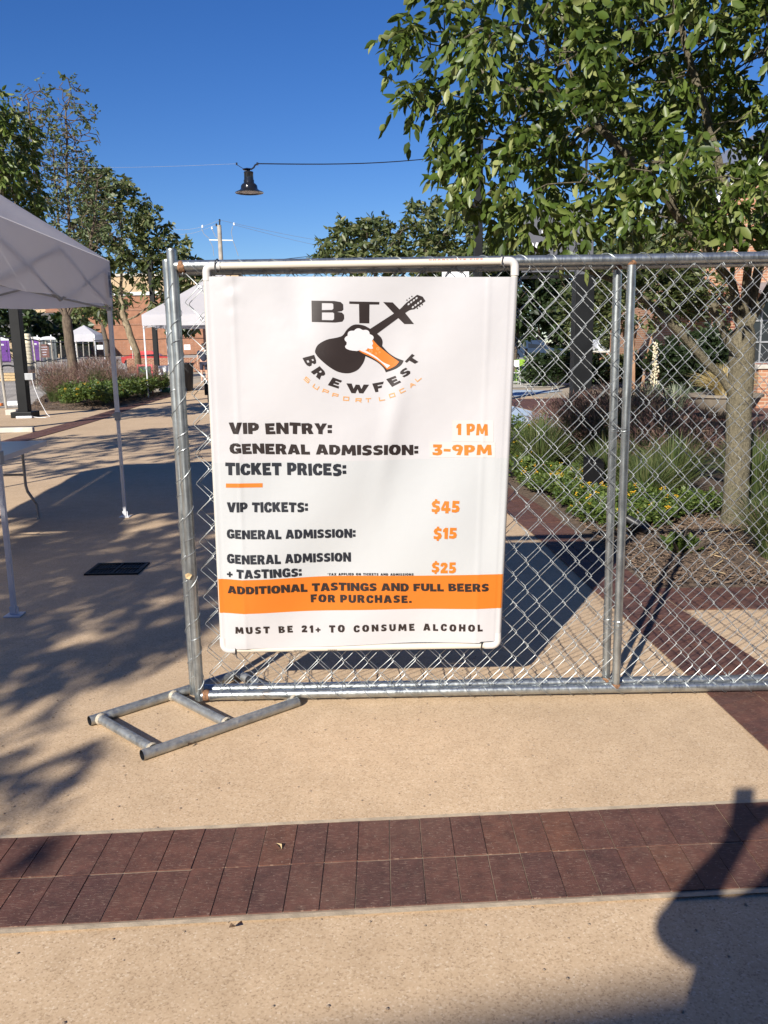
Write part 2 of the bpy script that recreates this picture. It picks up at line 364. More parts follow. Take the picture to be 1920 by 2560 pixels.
# ------------------------------------------------------------------ the two chain link fence panels and their foot
def helix(p0, p1, r, pitch, seed, wob=.15, n=14):
    rr = random.Random(seed); p0 = Vector(p0); p1 = Vector(p1); d = (p1-p0); L = d.length; d.normalize()
    u = Vector((0, 0, 1)) if abs(d.z) < .9 else Vector((1, 0, 0)); v = d.cross(u)
    pts = []; turns = int(L/pitch); ph = rr.uniform(0, 6)
    for i in range(turns*n+1):
        t = i/n; j = math.sin(t*1.7+seed)*wob*pitch
        a = ph+2*math.pi*t; rad = r+abs(math.sin(t*2.3))*.0015
        pts.append(p0+d*min(L, max(0, t*pitch+j))+(u*math.cos(a)+v*math.sin(a))*rad)
    return pts
def fence_panel(name, label, x0, y, W=3.66, xm=1.011, top=1.872, bot=.044, posttop=1.935, lean=0, seed=1, dxo=0, rails=.021):
    t = thing(name, label, 'fence', (x0, y, 0), 0, 'chain link fence panels')
    loc = lambda x, z, dy=0: (x-x0, dy, z)
    p = MB(); p.tube([loc(x0, .024), loc(x0, posttop)], .0215, 16)
    p.lathe([(.0215, 0), (.0205, .006), (0, .007)], loc(x0, posttop), 16)
    p.build('post', 'galv', t, True)
    MB().tube([loc(x0+W, .024), loc(x0+W, posttop)], .0215, 16).build('post', 'galv', t, True)
    MB().tube([loc(xm, bot), loc(xm-lean, top)], .0178, 16).build('brace_post', 'galv', t, True)
    MB().tube([loc(x0+.01, top+.004), loc(x0+W*.5, top-.001), loc(x0+W-.01, top+.002)], rails, 16).build('top_rail', 'galv', t, True)
    MB().tube([loc(x0+.01, bot), loc(x0+W*.5, bot+.002), loc(x0+W-.01, bot)], rails, 16).build('bottom_rail', 'galv', t, True)
    for (x, z, d) in ((x0+.035, top, 0), (x0+.03, bot, 0), (xm, bot+.012, 1), (xm-lean, top-.012, 1)):
        wl = MB(); wl.lathe([(.0222, -.012), (.0245, -.006), (.0248, .004), (.0222, .014)], (0, 0, 0), 14)
        for i in range(len(wl.v)):
            a = Vector(wl.v[i]); a = Vector((a.z, a.y, a.x)) if not d else a*.86
            wl.v[i] = tuple(a+Vector(loc(x, z)))
        wl.build('weld', 'rust', t, True)
    m = MB(); dx, dz = .054, .1215; rr = random.Random(seed)
    n = int((W-.09)/dx); z0, z1 = bot+.018, top-.012; kk = int((z1-z0)/(dz/2)); st = (z1-z0)/kk
    for i in range(n):
        c = x0+.07+dxo+i*dx; sg = 1 if i % 2 == 0 else -1; pts = []
        for k in range(kk+1):
            z = z0+k*st; side = sg*(1 if k % 2 == 0 else -1)
            wx = .003*math.sin(z*5+i*.5+seed)+.003*math.sin(i*1.3+seed*2)+rr.uniform(-.0012, .0012)
            wz = .004*math.sin(i*.8+k*.35+seed)
            x = c+side*(dx/2+.0022)+wx
            yb = .004*math.sin(x*2.1+seed)+.005*math.sin(z*3+seed)
            f_ = -1 if side > 0 else 1
            pts.append(loc(x-side*.005, z+wz-.007, yb+.0022*f_)); pts.append(loc(x, z+wz-.0015, yb+.0034*f_*.3)); pts.append(loc(x-side*.005, z+wz+.007, yb-.0022*f_))
        # twisted barbs at both ends
        a = Vector(pts[0]); b = Vector(pts[-1])
        pts = [a+Vector((rr.uniform(-.012, .012), -.006, .03))]+pts+[b+Vector((rr.uniform(-.015, .015), -.008, -.022))]
        m.tube(pts, .00155, 5, 0, True)
    m.build('wire_mesh', 'wire', t, True)
    lw = MB()
    lw.tube(helix(loc(x0+.05, top), loc(x0+W-.05, top), .0235, .122, seed), .0013, 5)
    lw.tube(helix(loc(x0+.05, bot), loc(x0+W-.05, bot), .0235, .112, seed+3), .0013, 5)
    lw.tube(helix(loc(x0, .08), loc(x0, top-.05), .0235, .115, seed+5, .3), .0013, 5)
    lw.tube(helix(loc(xm, .3), loc(xm, .36), .021, .02, seed+5, .1), .0012, 5)
    lw.tube(helix(loc(xm-.004, 1.17), loc(xm-.004, 1.2), .021, .012, seed+5, .1), .0012, 5)
    lw.build('lacing_wire', 'wire', t, True)
    return t
FY = 3.54
f1 = fence_panel('chain_link_panel', 'front galvanized chain link panel carrying the white brewfest banner', -.83, FY, seed=1)
f2 = fence_panel('chain_link_panel', 'second chain link panel standing close behind the panel with the banner', -.866, FY+.068, xm=.985, lean=.012, top=1.86, bot=.046, posttop=1.90, seed=4, dxo=.032)
M['scar'] = mat('pale scraped weld', (.42, .37, .29), .75, .25, .35, 70, bmp=.5)
# ladder shaped foot of galvanized pipe
zf = .022
t = thing('fence_stand', 'ladder shaped galvanized pipe stand lying flat under the fence corner', 'fence stand', (*G(430, 1735, 0), 0))
ox, oy = t.location.x, t.location.y
z3 = lambda zx, zy: Vector((*G(180+zx/2.765, 1600+zy/2.765, zf), zf))-Vector((ox, oy, 0))
fa, fb = z3(120, 560), z3(1165, 228); na, nb = z3(483, 797), z3(1560, 425)
def on(a, b, q):
    d = (b-a); return a+d*max(0, min(1, (q-a).dot(d)/d.length_squared))
def openpipe(a, b, r):
    a, b = Vector(a), Vector(b); m = MB(); m.tube([a, b], r, 16, 0, False); m.tube([b, a], r*.86, 16, 1, False)
    return m
openpipe(fa, fb, .021).build('side_rail', ['galv2', 'dark'], t, True)
openpipe(na, nb, .021).build('side_rail', ['galv2', 'dark'], t, True)
for q1, q2 in (((195, 548), (548, 748)), ((692, 384), (1062, 572)), ((1130, 232), (1490, 385))):
    a = on(fa, fb, z3(*q1)); b = on(na, nb, z3(*q2)); d = (b-a).normalized()
    MB().tube([a+d*.02+Vector((0, 0, .003)), b-d*.02+Vector((0, 0, .003))], .0195, 14).build('crosspiece', 'galv2', t, True)
for q1, q2 in (((195, 548), (548, 748)), ((692, 384), (1062, 572)), ((1130, 232), (1490, 385))):
    a = on(fa, fb, z3(*q1)); c_ = on(na, nb, z3(*q2)); d = (c_-a).normalized()
    for p_, s_ in ((a, 1), (c_, -1)):
        wl = MB(); e_ = [p_+d*s_*(.014+.006*i)+Vector((0, 0, .003)) for i in range(4)]; wl.tube(e_, [.0195, .0262, .0235, .0198], 12, 0, False); wl.build('weld', 'scar', t, True)
s = MB(); a = on(fa, fb, z3(1130, 232)); b = on(na, nb, z3(1490, 385)); d = (b-a).normalized()
s.tube([a+d*.10, a+d*.135], .0225, 14); s.tube([a+d*.19, a+d*.21], .0225, 14); s.build('tape_wrap', 'black', t, True)
lf = thing('dry_leaf', 'small pale dead leaf caught on the left fence post', 'leaf', (-.838, FY-.028, .60))
MB().add([(-.012, 0, -.012), (.004, -.006, -.016), (.016, -.002, .004), (.002, -.008, .014), (-.014, -.004, .006)], [(0, 1, 2), (0, 2, 3), (0, 3, 4)]).build('blade', 'straw', lf)

# ------------------------------------------------------------------ the banner sign on its pvc pipe frame
YB = FY-.021-.0175                         # axis of the pvc pipes
YF = YB-.0150                              # front of the cloth
def S(px, py): v = AT(px, py, YF); return (v.x, v.z)
def S7(x, y): return S(500+x/2.0232, 620+y/2.024)
def S8(x, y): return S(500+x/2.0232, 1000+y/2.0229)
def S9(x, y): return S(740+x/4.879, 720+y/4.88)
sign = thing('banner_sign', 'white brewfest banner on a cream pvc pipe frame tied to the fence', 'sign', (-.08, YB, .25))
SO = Vector(sign.location)
TLx, TRx = -.688, .536
BLx, BRx = -.702, .480
ZT, ZB = AT(900, 659, YB).z, AT(900, 1618, YB).z
XL = lambda z: BLx+(TLx-BLx)*(z-ZB)/(ZT-ZB)
XR = lambda z: BRx+(TRx-BRx)*(z-ZB)/(ZT-ZB)
rp = .0137
def rel(x, y, z): return (x-SO.x, y-SO.y, z-SO.z)
MB().tube([rel(XL(ZT)+.02, YB, ZT), rel(XR(ZT)-.02, YB, ZT)], rp, 16).build('pipe', 'pvc', sign, True)
MB().tube([rel(XL(ZB)+.02, YB, ZB), rel(XR(ZB)-.02, YB, ZB)], rp, 16).build('pipe', 'pvc', sign, True)
for X in (XL, XR): MB().tube([rel(X(ZB), YB, ZB+.02), rel(X(ZT), YB, ZT-.02)], rp, 16).build('pipe', 'pvc', sign, True)
for X, sx in ((XL, 1), (XR, -1)):
    for z, sz in ((ZT, -1), (ZB, 1)):
        e = MB()
        path = [rel(X(z)+sx*.056, YB, z), rel(X(z)+sx*.03, YB, z)]+[rel(X(z)+sx*.024*(1-math.sin(a)), YB, z+sz*.024*(1-math.cos(a))) for a in [k/6*math.pi/2 for k in range(7)]]+[rel(X(z), YB, z+sz*.030), rel(X(z), YB, z+sz*.056)]
        e.tube(path, .0168, 16); e.build('elbow', 'pvcw', sign, True)
CT, CB = S7(900, 145)[1], S8(800, 1243)[1]   # upper and lower edge of the cloth
def wr(x, z):
    """how far the cloth stands out from its flat plane"""
    u = (x-XL(z))/(XR(z)-XL(z)); v = (z-CB)/(CT-CB)
    e = min(1, max(0, min(u, 1-u)/.09)); e = e*e*(3-2*e)
    d = .0105*math.sin(7*u+3.2*v+.4)*math.sin(5.2*v+2.0*u)+.0045*math.sin(11*u-9*v+2)*math.sin(3.1*v+1)+.0035*math.sin(15*u-6*v+1)*math.sin(9*v+.5)
    d += .0030*math.exp(-((u-.62-.25*(v-.66))/.035)**2)*math.exp(-((v-.62)/.18)**2)*1.6       # diagonal fold below the logo
    d += -.0045*math.exp(-((u-.30+.3*(v-.9))/.05)**2)*math.exp(-((v-.92)/.10)**2)
    d += .0035*math.exp(-((u-.965)/.018)**2)*math.exp(-((v-.50)/.12)**2)
    d += .0016*math.exp(-((u-.085)/.006)**2)+.0012*math.exp(-((u-.917)/.006)**2)                # sewn edges of the sleeves
    d += .0035*math.sin(70*v+20*u)*math.exp(-((u-.06)/.035)**2)*max(0, 1-v*9) + .002*math.sin(120*v)*math.exp(-((u-.082)/.022)**2)*max(0, (v-.86)*7)
    d += .0022*math.sin(44*v-16*u)*math.exp(-((u-.05)/.04)**2)*math.exp(-((v-.17)/.05)**2)
    return -d*e*1.5
def cloth_pt(x, z, off=0):
    xl, xr = XL(z), XR(z)
    if x < xl+.012 or x > xr-.012:
        cx = xl if x < xl+.012 else xr
        k = max(-1, min(1, (x-cx)/.0156)); ang = math.asin(k)
        return (x-SO.x, YB-math.cos(ang)*.0156-off-SO.y, z-SO.z)
    return (x-SO.x, YF-.0006+wr(x, z)-off-SO.y, z-SO.z)
def cloth_mesh():
    NU, NV = 150, 190; v = []; f_ = []; mi = []
    us = []
    for i in range(NU+1):
        us.append(i/NU)
    for j in range(NV+1):
        for i in range(NU+1):
            t_ = us[i]; zb = CB-.004+.010*math.sin(t_*2.6-.6)*(t_ > .23)+(.006 if t_ > .92 else 0)
            zt = CT+.012-.022*t_
            z = zb+(zt-zb)*j/NV; xl, xr = XL(z), XR(z)
            x = xl-.0155+(xr-xl+.031)*t_
            if i == 0: v.append((xl-.0156-SO.x, YB+.004-SO.y, z-SO.z)); continue
            if i == NU: v.append((xr+.0156-SO.x, YB+.004-SO.y, z-SO.z)); continue
            v.append(cloth_pt(x, z))
    W_ = NU+1
    f_ = [(j*W_+i, j*W_+i+1, (j+1)*W_+i+1, (j+1)*W_+i) for j in range(NV) for i in range(NU)]
    return v, f_
def vinyl():
    m, t_, p = base('white banner vinyl'); tc = coords(t_)
    n = noise(t_, tc, 3, 4)
    c = ramp(t_, n, [(.3, (.462, .450, .456)), (.7, (.488, .475, .482))])
    # the printed price list is a cooler white than the rest of the sheet
    sx = nd(t_, 'ShaderNodeSeparateXYZ'); tco = nd(t_, 'ShaderNodeTexCoord'); t_.links.new(tco.outputs['Object'], sx.inputs[0])
    def gate(sock, a, b):
        g1 = nd(t_, 'ShaderNodeMath', operation='GREATER_THAN'); g1.inputs[1].default_value = a; t_.links.new(sock, g1.inputs[0])
        g2 = nd(t_, 'ShaderNodeMath', operation='LESS_THAN'); g2.inputs[1].default_value = b; t_.links.new(sock, g2.inputs[0])
        g3 = nd(t_, 'ShaderNodeMath', operation='MULTIPLY'); t_.links.new(g1.outputs[0], g3.inputs[0]); t_.links.new(g2.outputs[0], g3.inputs[1]); return g3.outputs[0]
    z1, z0 = S8(100, 318)[1]-SO.z, S8(100, 905)[1]-SO.z; zo = S8(100, 1077)[1]-SO.z
    c = mixc(t_, gate(sx.outputs[2], z0, z1), c, (.446, .454, .457))
    c = mixc(t_, gate(sx.outputs[2], zo, z0), c, (.53, .15, .018))
    t_.links.new(c, p.inputs['Base Color']); p.inputs['Roughness'].default_value = .30; p.inputs['Specular IOR Level'].default_value = .5
    bump(t_, p, noise(t_, tc, 7, 3), .12, .02)
    tr = nd(t_, 'ShaderNodeBsdfTranslucent'); t_.links.new(c, tr.inputs[0]); mx = nd(t_, 'ShaderNodeMixShader'); mx.inputs[0].default_value = .06
    t_.links.new(p.outputs[0], mx.inputs[1]); t_.links.new(tr.outputs[0], mx.inputs[2]); t_.links.new(mx.outputs[0], t_.nodes['Material Output'].inputs[0])
    return m
M['vinyl'] = vinyl()
cv, cf = cloth_mesh()
cloth = npmesh('banner', cv, np.array(cf), 'vinyl', sign); cloth.data.polygons.foreach_set('use_smooth', [True]*len(cf))

def smooth_loop(pts, k=5):
    """closed Catmull-Rom through the points; a point given twice stays a corner"""
    n = len(pts); out = []
    P = [Vector(p[:2]) for p in pts]
    for i in range(n):
        a, b, c, d = P[i-1], P[i], P[(i+1) % n], P[(i+2) % n]
        if (b-c).length < 1e-9: continue
        if (a-b).length < 1e-9: a = b-(c-b)*.3
        if (c-d).length < 1e-9: d = c+(c-b)*.3
        for j in range(k):
            t_ = j/k
            out.append(.5*((2*b)+(-a+c)*t_+(2*a-5*b+4*c-d)*t_*t_+(-a+3*b-3*c+d)*t_**3))
    return [tuple(q) for q in out]
def flat_faces(loops):
    """triangles (2-D) of outer loop minus holes, cut fine enough to follow the cloth"""
    L = [[Vector((x, y, 0)) for x, y in lp] for lp in loops]
    flat = [q for lp in L for q in lp]
    return [(q.x, q.y) for q in flat], tessellate_polygon(L)
def on_cloth(name, shapes, m, parent, off=.0012, fine=.018):
    """shapes: list of loop lists in banner coordinates (x, z)"""
    bm = bmesh.new()
    for loops in shapes:
        v, tr = flat_faces(loops); vs = [bm.verts.new((x, 0, z)) for x, z in v]
        for q in tr:
            if len(set(q)) == 3:
                try: bm.faces.new([vs[i] for i in q])
                except ValueError: pass
    for _ in range(5):
        es = [e for e in bm.edges if e.calc_length() > fine]
        if not es: break
        bmesh.ops.subdivide_edges(bm, edges=es, cuts=1)
        bmesh.ops.triangulate(bm, faces=[f_ for f_ in bm.faces if len(f_.verts) > 3])
    for v in bm.verts: v.co = cloth_pt(v.co.x, v.co.z, off)
    me = bpy.data.meshes.new(name); bm.normal_update()
    for f_ in bm.faces:
        if f_.normal.y > 0: f_.normal_flip()
    bm.to_mesh(me); bm.free(); me.materials.append(M[m])
    o = bpy.data.objects.new(name, me); C.objects.link(o); o.parent = parent; return o

# hand cut capitals: outer outline, then holes; x 0..w, y 0..1
GL = {
 'A': (.86, [[(0, 0), (.24, 1), (.60, .97), (.86, .03), (.57, 0), (.53, .17), (.32, .17), (.29, .02)], [(.37, .36), (.49, .36), (.44, .68)]]),
 'B': (.74, [[(.02, 0), (0, 1), (.44, .98), (.64, .9), (.69, .72), (.55, .55), (.72, .42), (.74, .2), (.6, .04), (.42, 0)], [(.27, .64), (.42, .66), (.42, .8), (.27, .8)], [(.27, .2), (.45, .2), (.45, .38), (.27, .38)]]),
 'C': (.74, [[(.22, .02), (.06, .18), (0, .5), (.08, .82), (.26, .98), (.55, 1), (.74, .86), (.71, .62), (.47, .62), (.44, .76), (.34, .74), (.28, .5), (.33, .24), (.46, .22), (.49, .38), (.74, .36), (.70, .12), (.52, 0)]]),
 'D': (.78, [[(.02, .02), (0, .98), (.42, 1), (.68, .86), (.78, .52), (.70, .18), (.46, 0)], [(.29, .25), (.42, .25), (.50, .5), (.42, .76), (.28, .76)]]),
 'E': (.66, [[(.03, 0), (0, .98), (.62, 1), (.60, .74), (.27, .73), (.27, .62), (.55, .63), (.55, .39), (.27, .38), (.27, .26), (.64, .27), (.66, .01)]]),
 'F': (.64, [[(.02, .01), (0, .98), (.64, 1), (.61, .73), (.28, .73), (.28, .6), (.56, .61), (.55, .36), (.28, .35), (.28, 0)]]),
 'G': (.80, [[(.24, .02), (.06, .18), (0, .5), (.08, .84), (.28, .99), (.58, 1), (.77, .86), (.75, .66), (.50, .66), (.46, .77), (.34, .74), (.28, .5), (.34, .24), (.48, .22), (.52, .32), (.42, .33), (.42, .52), (.79, .54), (.80, .06), (.62, .06), (.50, 0)]]),
 'H': (.78, [[(.02, 0), (0, .98), (.27, 1), (.28, .64), (.50, .64), (.50, .99), (.77, 1), (.78, .02), (.51, 0), (.50, .36), (.28, .36), (.28, .01)]]),
 'I': (.28, [[(.02, 0), (0, .98), (.27, 1), (.28, .02)]]),
 'K': (.80, [[(.02, 0), (0, .99), (.27, 1), (.28, .66), (.47, 1), (.78, .97), (.53, .55), (.80, .02), (.49, 0), (.28, .38), (.28, .01)]]),
 'L': (.62, [[(.02, .01), (0, 1), (.28, .98), (.28, .27), (.61, .28), (.62, 0)]]),
 'M': (1.02, [[(.02, 0), (.07, .98), (.33, 1), (.51, .52), (.69, 1), (.95, .98), (1.02, .02), (.75, 0), (.73, .50), (.59, .14), (.43, .14), (.29, .50), (.28, .01)]]),
 'N': (.82, [[(.02, 0), (0, .98), (.27, 1), (.54, .48), (.53, .98), (.80, 1), (.82, .02), (.57, 0), (.28, .52), (.29, .01)]]),
 'O': (.84, [[(.24, .02), (.06, .18), (0, .5), (.07, .83), (.26, 1), (.58, 1), (.78, .83), (.84, .5), (.77, .17), (.58, 0)], [(.36, .24), (.48, .24), (.55, .5), (.49, .76), (.36, .76), (.29, .5)]]),
 'P': (.72, [[(.02, .01), (0, .98), (.46, 1), (.67, .88), (.72, .64), (.64, .40), (.46, .29), (.29, .28), (.29, 0)], [(.29, .52), (.40, .54), (.44, .65), (.40, .77), (.29, .77)]]),
 'R': (.78, [[(.02, .01), (0, .98), (.48, 1), (.68, .88), (.72, .66), (.62, .44), (.78, .02), (.48, 0), (.36, .34), (.29, .34), (.29, .01)], [(.29, .56), (.40, .57), (.44, .67), (.40, .78), (.29, .78)]]),
 'S': (.70, [[(.06, .04), (.02, .30), (.30, .26), (.40, .30), (.38, .38), (.12, .46), (.02, .70), (.12, .92), (.36, 1), (.64, .95), (.66, .70), (.40, .75), (.30, .70), (.34, .62), (.60, .54), (.70, .32), (.60, .08), (.36, 0)]]),
 'T': (.74, [[(0, .72), (.02, 1), (.73, .98), (.74, .71), (.51, .72), (.50, 0), (.22, .02), (.23, .72)]]),
 'U': (.78, [[(.02, .32), (0, .98), (.27, 1), (.28, .36), (.35, .24), (.45, .24), (.51, .36), (.50, .98), (.77, 1), (.78, .30), (.66, .06), (.48, 0), (.28, 0), (.12, .08)]]),
 'V': (.86, [[(.27, .02), (0, .98), (.30, 1), (.43, .42), (.56, .98), (.86, 1), (.60, 0)]]),
 'W': (1.2, [[(.22, .02), (0, .98), (.28, 1), (.37, .46), (.50, .92), (.70, .92), (.83, .46), (.92, .98), (1.2, 1), (.98, 0), (.72, .02), (.60, .46), (.48, 0)]]),
 'X': (.84, [[(0, .02), (.26, .52), (.03, .98), (.34, 1), (.42, .78), (.52, .98), (.82, 1), (.58, .51), (.84, 0), (.53, .02), (.42, .26), (.31, 0)]]),
 'Y': (.82, [[(.27, .02), (.27, .36), (0, .98), (.30, 1), (.41, .66), (.53, .98), (.82, 1), (.55, .36), (.55, 0)]]),
 '$': (.70, [[(.28, -.12), (.28, .01), (.04, .06), (.02, .30), (.30, .25), (.40, .30), (.38, .38), (.12, .46), (.02, .70), (.12, .90), (.28, .97), (.28, 1.1), (.46, 1.1), (.46, .98), (.66, .93), (.65, .70), (.40, .75), (.30, .70), (.34, .62), (.60, .54), (.70, .32), (.62, .10), (.46, .01), (.46, -.12)]]),
 '1': (.42, [[(.14, .02), (.14, .62), (.0, .60), (.02, .82), (.20, 1), (.42, .98), (.41, 0)]]),
 '2': (.66, [[(.02, .01), (.02, .24), (.34, .58), (.36, .72), (.27, .76), (.24, .62), (0, .66), (.04, .90), (.22, 1), (.48, .99), (.63, .84), (.62, .62), (.40, .28), (.65, .28), (.66, 0)]]),
 '3': (.66, [[(.03, .06), (0, .30), (.28, .25), (.38, .30), (.34, .40), (.16, .40), (.15, .60), (.31, .62), (.33, .74), (.05, .72), (.04, 1), (.62, 1), (.62, .78), (.50, .60), (.64, .46), (.66, .24), (.56, .06), (.32, 0)]]),
 '4': (.74, [[(.34, 0), (.34, .20), (.02, .20), (0, .42), (.26, 1), (.61, .98), (.60, .44), (.73, .44), (.74, .20), (.60, .20), (.60, 0)], [(.21, .44), (.36, .44), (.36, .78)]]),
 '5': (.66, [[(.03, .04), (.02, .30), (.28, .25), (.39, .32), (.34, .42), (.06, .40), (.08, 1), (.62, .99), (.61, .75), (.31, .75), (.31, .64), (.54, .60), (.66, .38), (.60, .12), (.36, 0)]]),
 '9': (.72, [[(.30, .02), (.44, .38), (.24, .38), (.06, .48), (0, .70), (.10, .92), (.32, 1), (.56, .97), (.71, .80), (.72, .58), (.58, 0)], [(.31, .58), (.43, .59), (.46, .70), (.40, .79), (.30, .78), (.26, .68)]]),
 '+': (.58, [[(.20, .06), (.20, .27), (0, .28), (.01, .48), (.20, .48), (.21, .68), (.38, .68), (.38, .48), (.58, .47), (.57, .27), (.38, .27), (.37, .06)]]),
 '-': (.46, [[(0, .34), (.01, .58), (.46, .57), (.45, .33)]]),
 '.': (.26, [[(.0, 0), (.01, .25), (.25, .26), (.26, .01)]]),
 '*': (.34, [[(.10, .62), (.02, .78), (.10, .84), (.12, 1), (.22, 1), (.24, .84), (.33, .78), (.25, .62), (.17, .70)]]),
}
def line_shapes(text, p0, p1, cap, bow=0, seed=0, jig=1, gap=.055, word=.36):
    """glyph loops laid from p0 to p1 (baseline ends, banner metres)"""
    rr = random.Random(seed+len(text)); wsum = 0; lay = []
    for ch in text:
        if ch == ' ': wsum += word; continue
        if ch == ':': lay.append((ch, wsum, .28)); wsum += .28+gap; continue
        wd = GL[ch][0]; lay.append((ch, wsum, wd)); wsum += wd+gap
    wsum -= gap; p0 = Vector(p0); p1 = Vector(p1); d = (p1-p0); sx = d.length/wsum; ax = d.normalized(); ay = Vector((-ax.y, ax.x))
    out = []
    for ch, x, wd in lay:
        loops = [[(.01, .12), (.0, .40), (.27, .41), (.28, .13)], [(.0, .58), (.01, .86), (.28, .87), (.27, .59)]] if ch == ':' else GL[ch][1]
        rot = rr.uniform(-.03, .03)*jig; dy = rr.uniform(-.03, .03)*jig; sc = 1+rr.uniform(-.04, .04)*jig
        tl = []
        for lp in loops:
            q = []
            for (a, b) in lp:
                a2, b2 = (a-wd/2), (b-.5)*sc
                a2, b2 = a2*math.cos(rot)-b2*math.sin(rot)*.7+wd/2+x, (a2*math.sin(rot)+b2*math.cos(rot))+.5+dy
                u = a2/wsum
                pt = p0+ax*(a2*sx)+ay*(b2*cap+bow*4*u*(1-u)); q.append((pt.x, pt.y))
            tl.append(q)
        if ch == ':': out += [[tl[0]], [tl[1]]]
        else: out.append(tl)
    return out
def put(text, a, b, top, m, bow=0, seed=0, jig=1, gap=.055, word=.36, off=.0024, name='lettering'):
    p0, p1 = S8(*a), S8(*b); cap = S8(a[0], top)[1]-p0[1]
    return on_cloth(name, line_shapes(text, p0, p1, cap, bow, seed, jig, gap, word), m, sign, off)
def quad8(x0, y0, x1, y1): return [[S8(x0, y0), S8(x1, y0), S8(x1, y1), S8(x0, y1)]]
M['patch'] = mat('cream patch', (.480, .455, .435), .45, 0, .02, 5)
on_cloth('time_patch', [quad8(1278, 104, 1484, 212)], 'patch', sign, .0012)
on_cloth('time_patch', [quad8(1162, 214, 1492, 292)], 'patch', sign, .0012)
put('VIP ENTRY:', (147, 171), (668, 172), 114, 'inkb', seed=1)
put('GENERAL ADMISSION:', (150, 271), (1104, 279), 219, 'inkb', seed=2)
put('TICKET PRICES:', (130, 379), (740, 381), 317, 'inkn', seed=3)
put('VIP TICKETS:', (138, 566), (546, 567), 515, 'inkn', seed=4)
put('GENERAL ADMISSION:', (137, 699), (786, 700), 653, 'inkn', seed=5)
put('GENERAL ADMISSION', (138, 824), (763, 822), 777, 'inkn', seed=6)
put('+ TASTINGS:', (138, 896), (514, 893), 851, 'inkn', seed=7)
put('*TAX APPLIED ON TICKETS AND ADMISSIONS', (643, 893), (1080, 887), 881, 'inkn', seed=8, jig=.5, gap=.16, word=.6)
put('ADDITIONAL TASTINGS AND FULL BEERS', (142, 976), (1460, 968), 936, 'inkb', bow=.0035, seed=9)
put('FOR PURCHASE.', (559, 1026), (1070, 1028), 987, 'inkb', seed=10, gap=.14)
put('MUST BE 21+ TO CONSUME ALCOHOL', (180, 1178), (1428, 1168), 1142, 'inkb', bow=-.001, seed=11, gap=.30, word=.75)
for s_, a, b, tp, sd in (('1 PM', (1297, 179), (1457, 179), 122, 1), ('3-9PM', (1176, 281), (1476, 281), 226, 2), ('$45', (1169, 568), (1312, 570), 508, 3), ('$15', (1179, 701), (1298, 701), 643, 4), ('$25', (1170, 874), (1294, 874), 818, 5)):
    put(s_, a, b, tp, 'inko', seed=sd, gap=.08, name='price' if '$' in s_ else 'lettering')
on_cloth('underline', [quad8(132, 421, 316, 442)], 'inko', sign, .0014)

# the emblem: guitar with a beer glass, wide capitals above, arched words below
logo = bpy.data.objects.new('emblem', None); C.objects.link(logo); logo.parent = sign
P9 = lambda pts: [S9(*p) for p in pts]
on_cloth('lettering', [
    [P9([(190, 155), (470, 160), (545, 172), (575, 200), (578, 262), (560, 282), (490, 291), (560, 300), (585, 325), (588, 375), (565, 410), (480, 421), (195, 414)]),
     P9([(316, 184), (440, 186), (456, 200), (457, 255), (440, 268), (316, 270)]), P9([(317, 298), (450, 298), (466, 312), (466, 380), (448, 394), (317, 391)])],
    [P9([(650, 164), (1017, 170), (1013, 200), (895, 200), (893, 430), (772, 428), (768, 195), (650, 192)])],
    [P9([(1063, 171), (1180, 175), (1262, 258), (1330, 300), (1440, 438), (1322, 438), (1248, 366), (1190, 305)])]], 'inkb', logo, .0014)
body = smooth_loop([(237, 765), (275, 690), (380, 630), (500, 605), (570, 578), (620, 510), (680, 460), (740, 444), (830, 458), (905, 497), (905, 497), (1190, 312), (1190, 312), (1262, 262), (1320, 205), (1345, 180), (1345, 180), (1478, 82), (1478, 82), (1545, 105), (1545, 105), (1580, 157), (1580, 157), (1440, 258), (1440, 258), (1385, 268), (1320, 310), (1320, 310), (988, 556), (988, 556), (1035, 600), (1055, 650), (1050, 705), (1050, 705), (1130, 790), (1220, 850), (1312, 885), (1312, 885), (1285, 935), (1215, 985), (1095, 1028), (1095, 1028), (1070, 980), (1010, 920), (930, 870), (845, 830), (845, 830), (822, 905), (760, 990), (680, 1030), (600, 1038), (500, 1015), (400, 955), (300, 870), (250, 810)], 4)
slots = []
for i in range(4):
    for j, (bx, by) in enumerate(((1468, 122), (1520, 158))):
        cx_, cy_ = bx-i*32, by+i*24
        slots.append([(cx_-14, cy_+4), (cx_-6, cy_-13), (cx_+9, cy_-15), (cx_+16, cy_-2), (cx_+7, cy_+13), (cx_-8, cy_+16)])
on_cloth('guitar', [[P9(body)]+[P9(q) for q in slots]], 'inkb', logo, .0018)
pegs = []
for i in range(3):
    for (bx, by, sg) in ((1412, 100, -1), (1540, 200, 1)):
        x_, y_ = (bx-i*30, by+i*22); pegs.append([P9([(x_-8, y_+sg*-2), (x_+4, y_-9), (x_+9, y_+2), (x_+3-sg*-4, y_+11-sg*0), (x_-6, y_+9)])])
        pegs.append([P9([(x_-2, y_), (x_+3, y_), (x_+3-sg*10, y_-sg*12), (x_-2-sg*10, y_-sg*12)])])
on_cloth('tuning_peg', pegs, 'inkb', logo, .0010)
glass = smooth_loop([(760, 762), (760, 762), (800, 722), (880, 690), (940, 632), (940, 632), (1000, 700), (1090, 775), (1180, 845), (1258, 900), (1258, 900), (1220, 945), (1160, 980), (1110, 996), (1110, 996), (1075, 960), (1000, 895), (900, 835), (820, 800)], 4)
on_cloth('beer_glass', [[P9(glass)]], 'inko', logo, .0024)
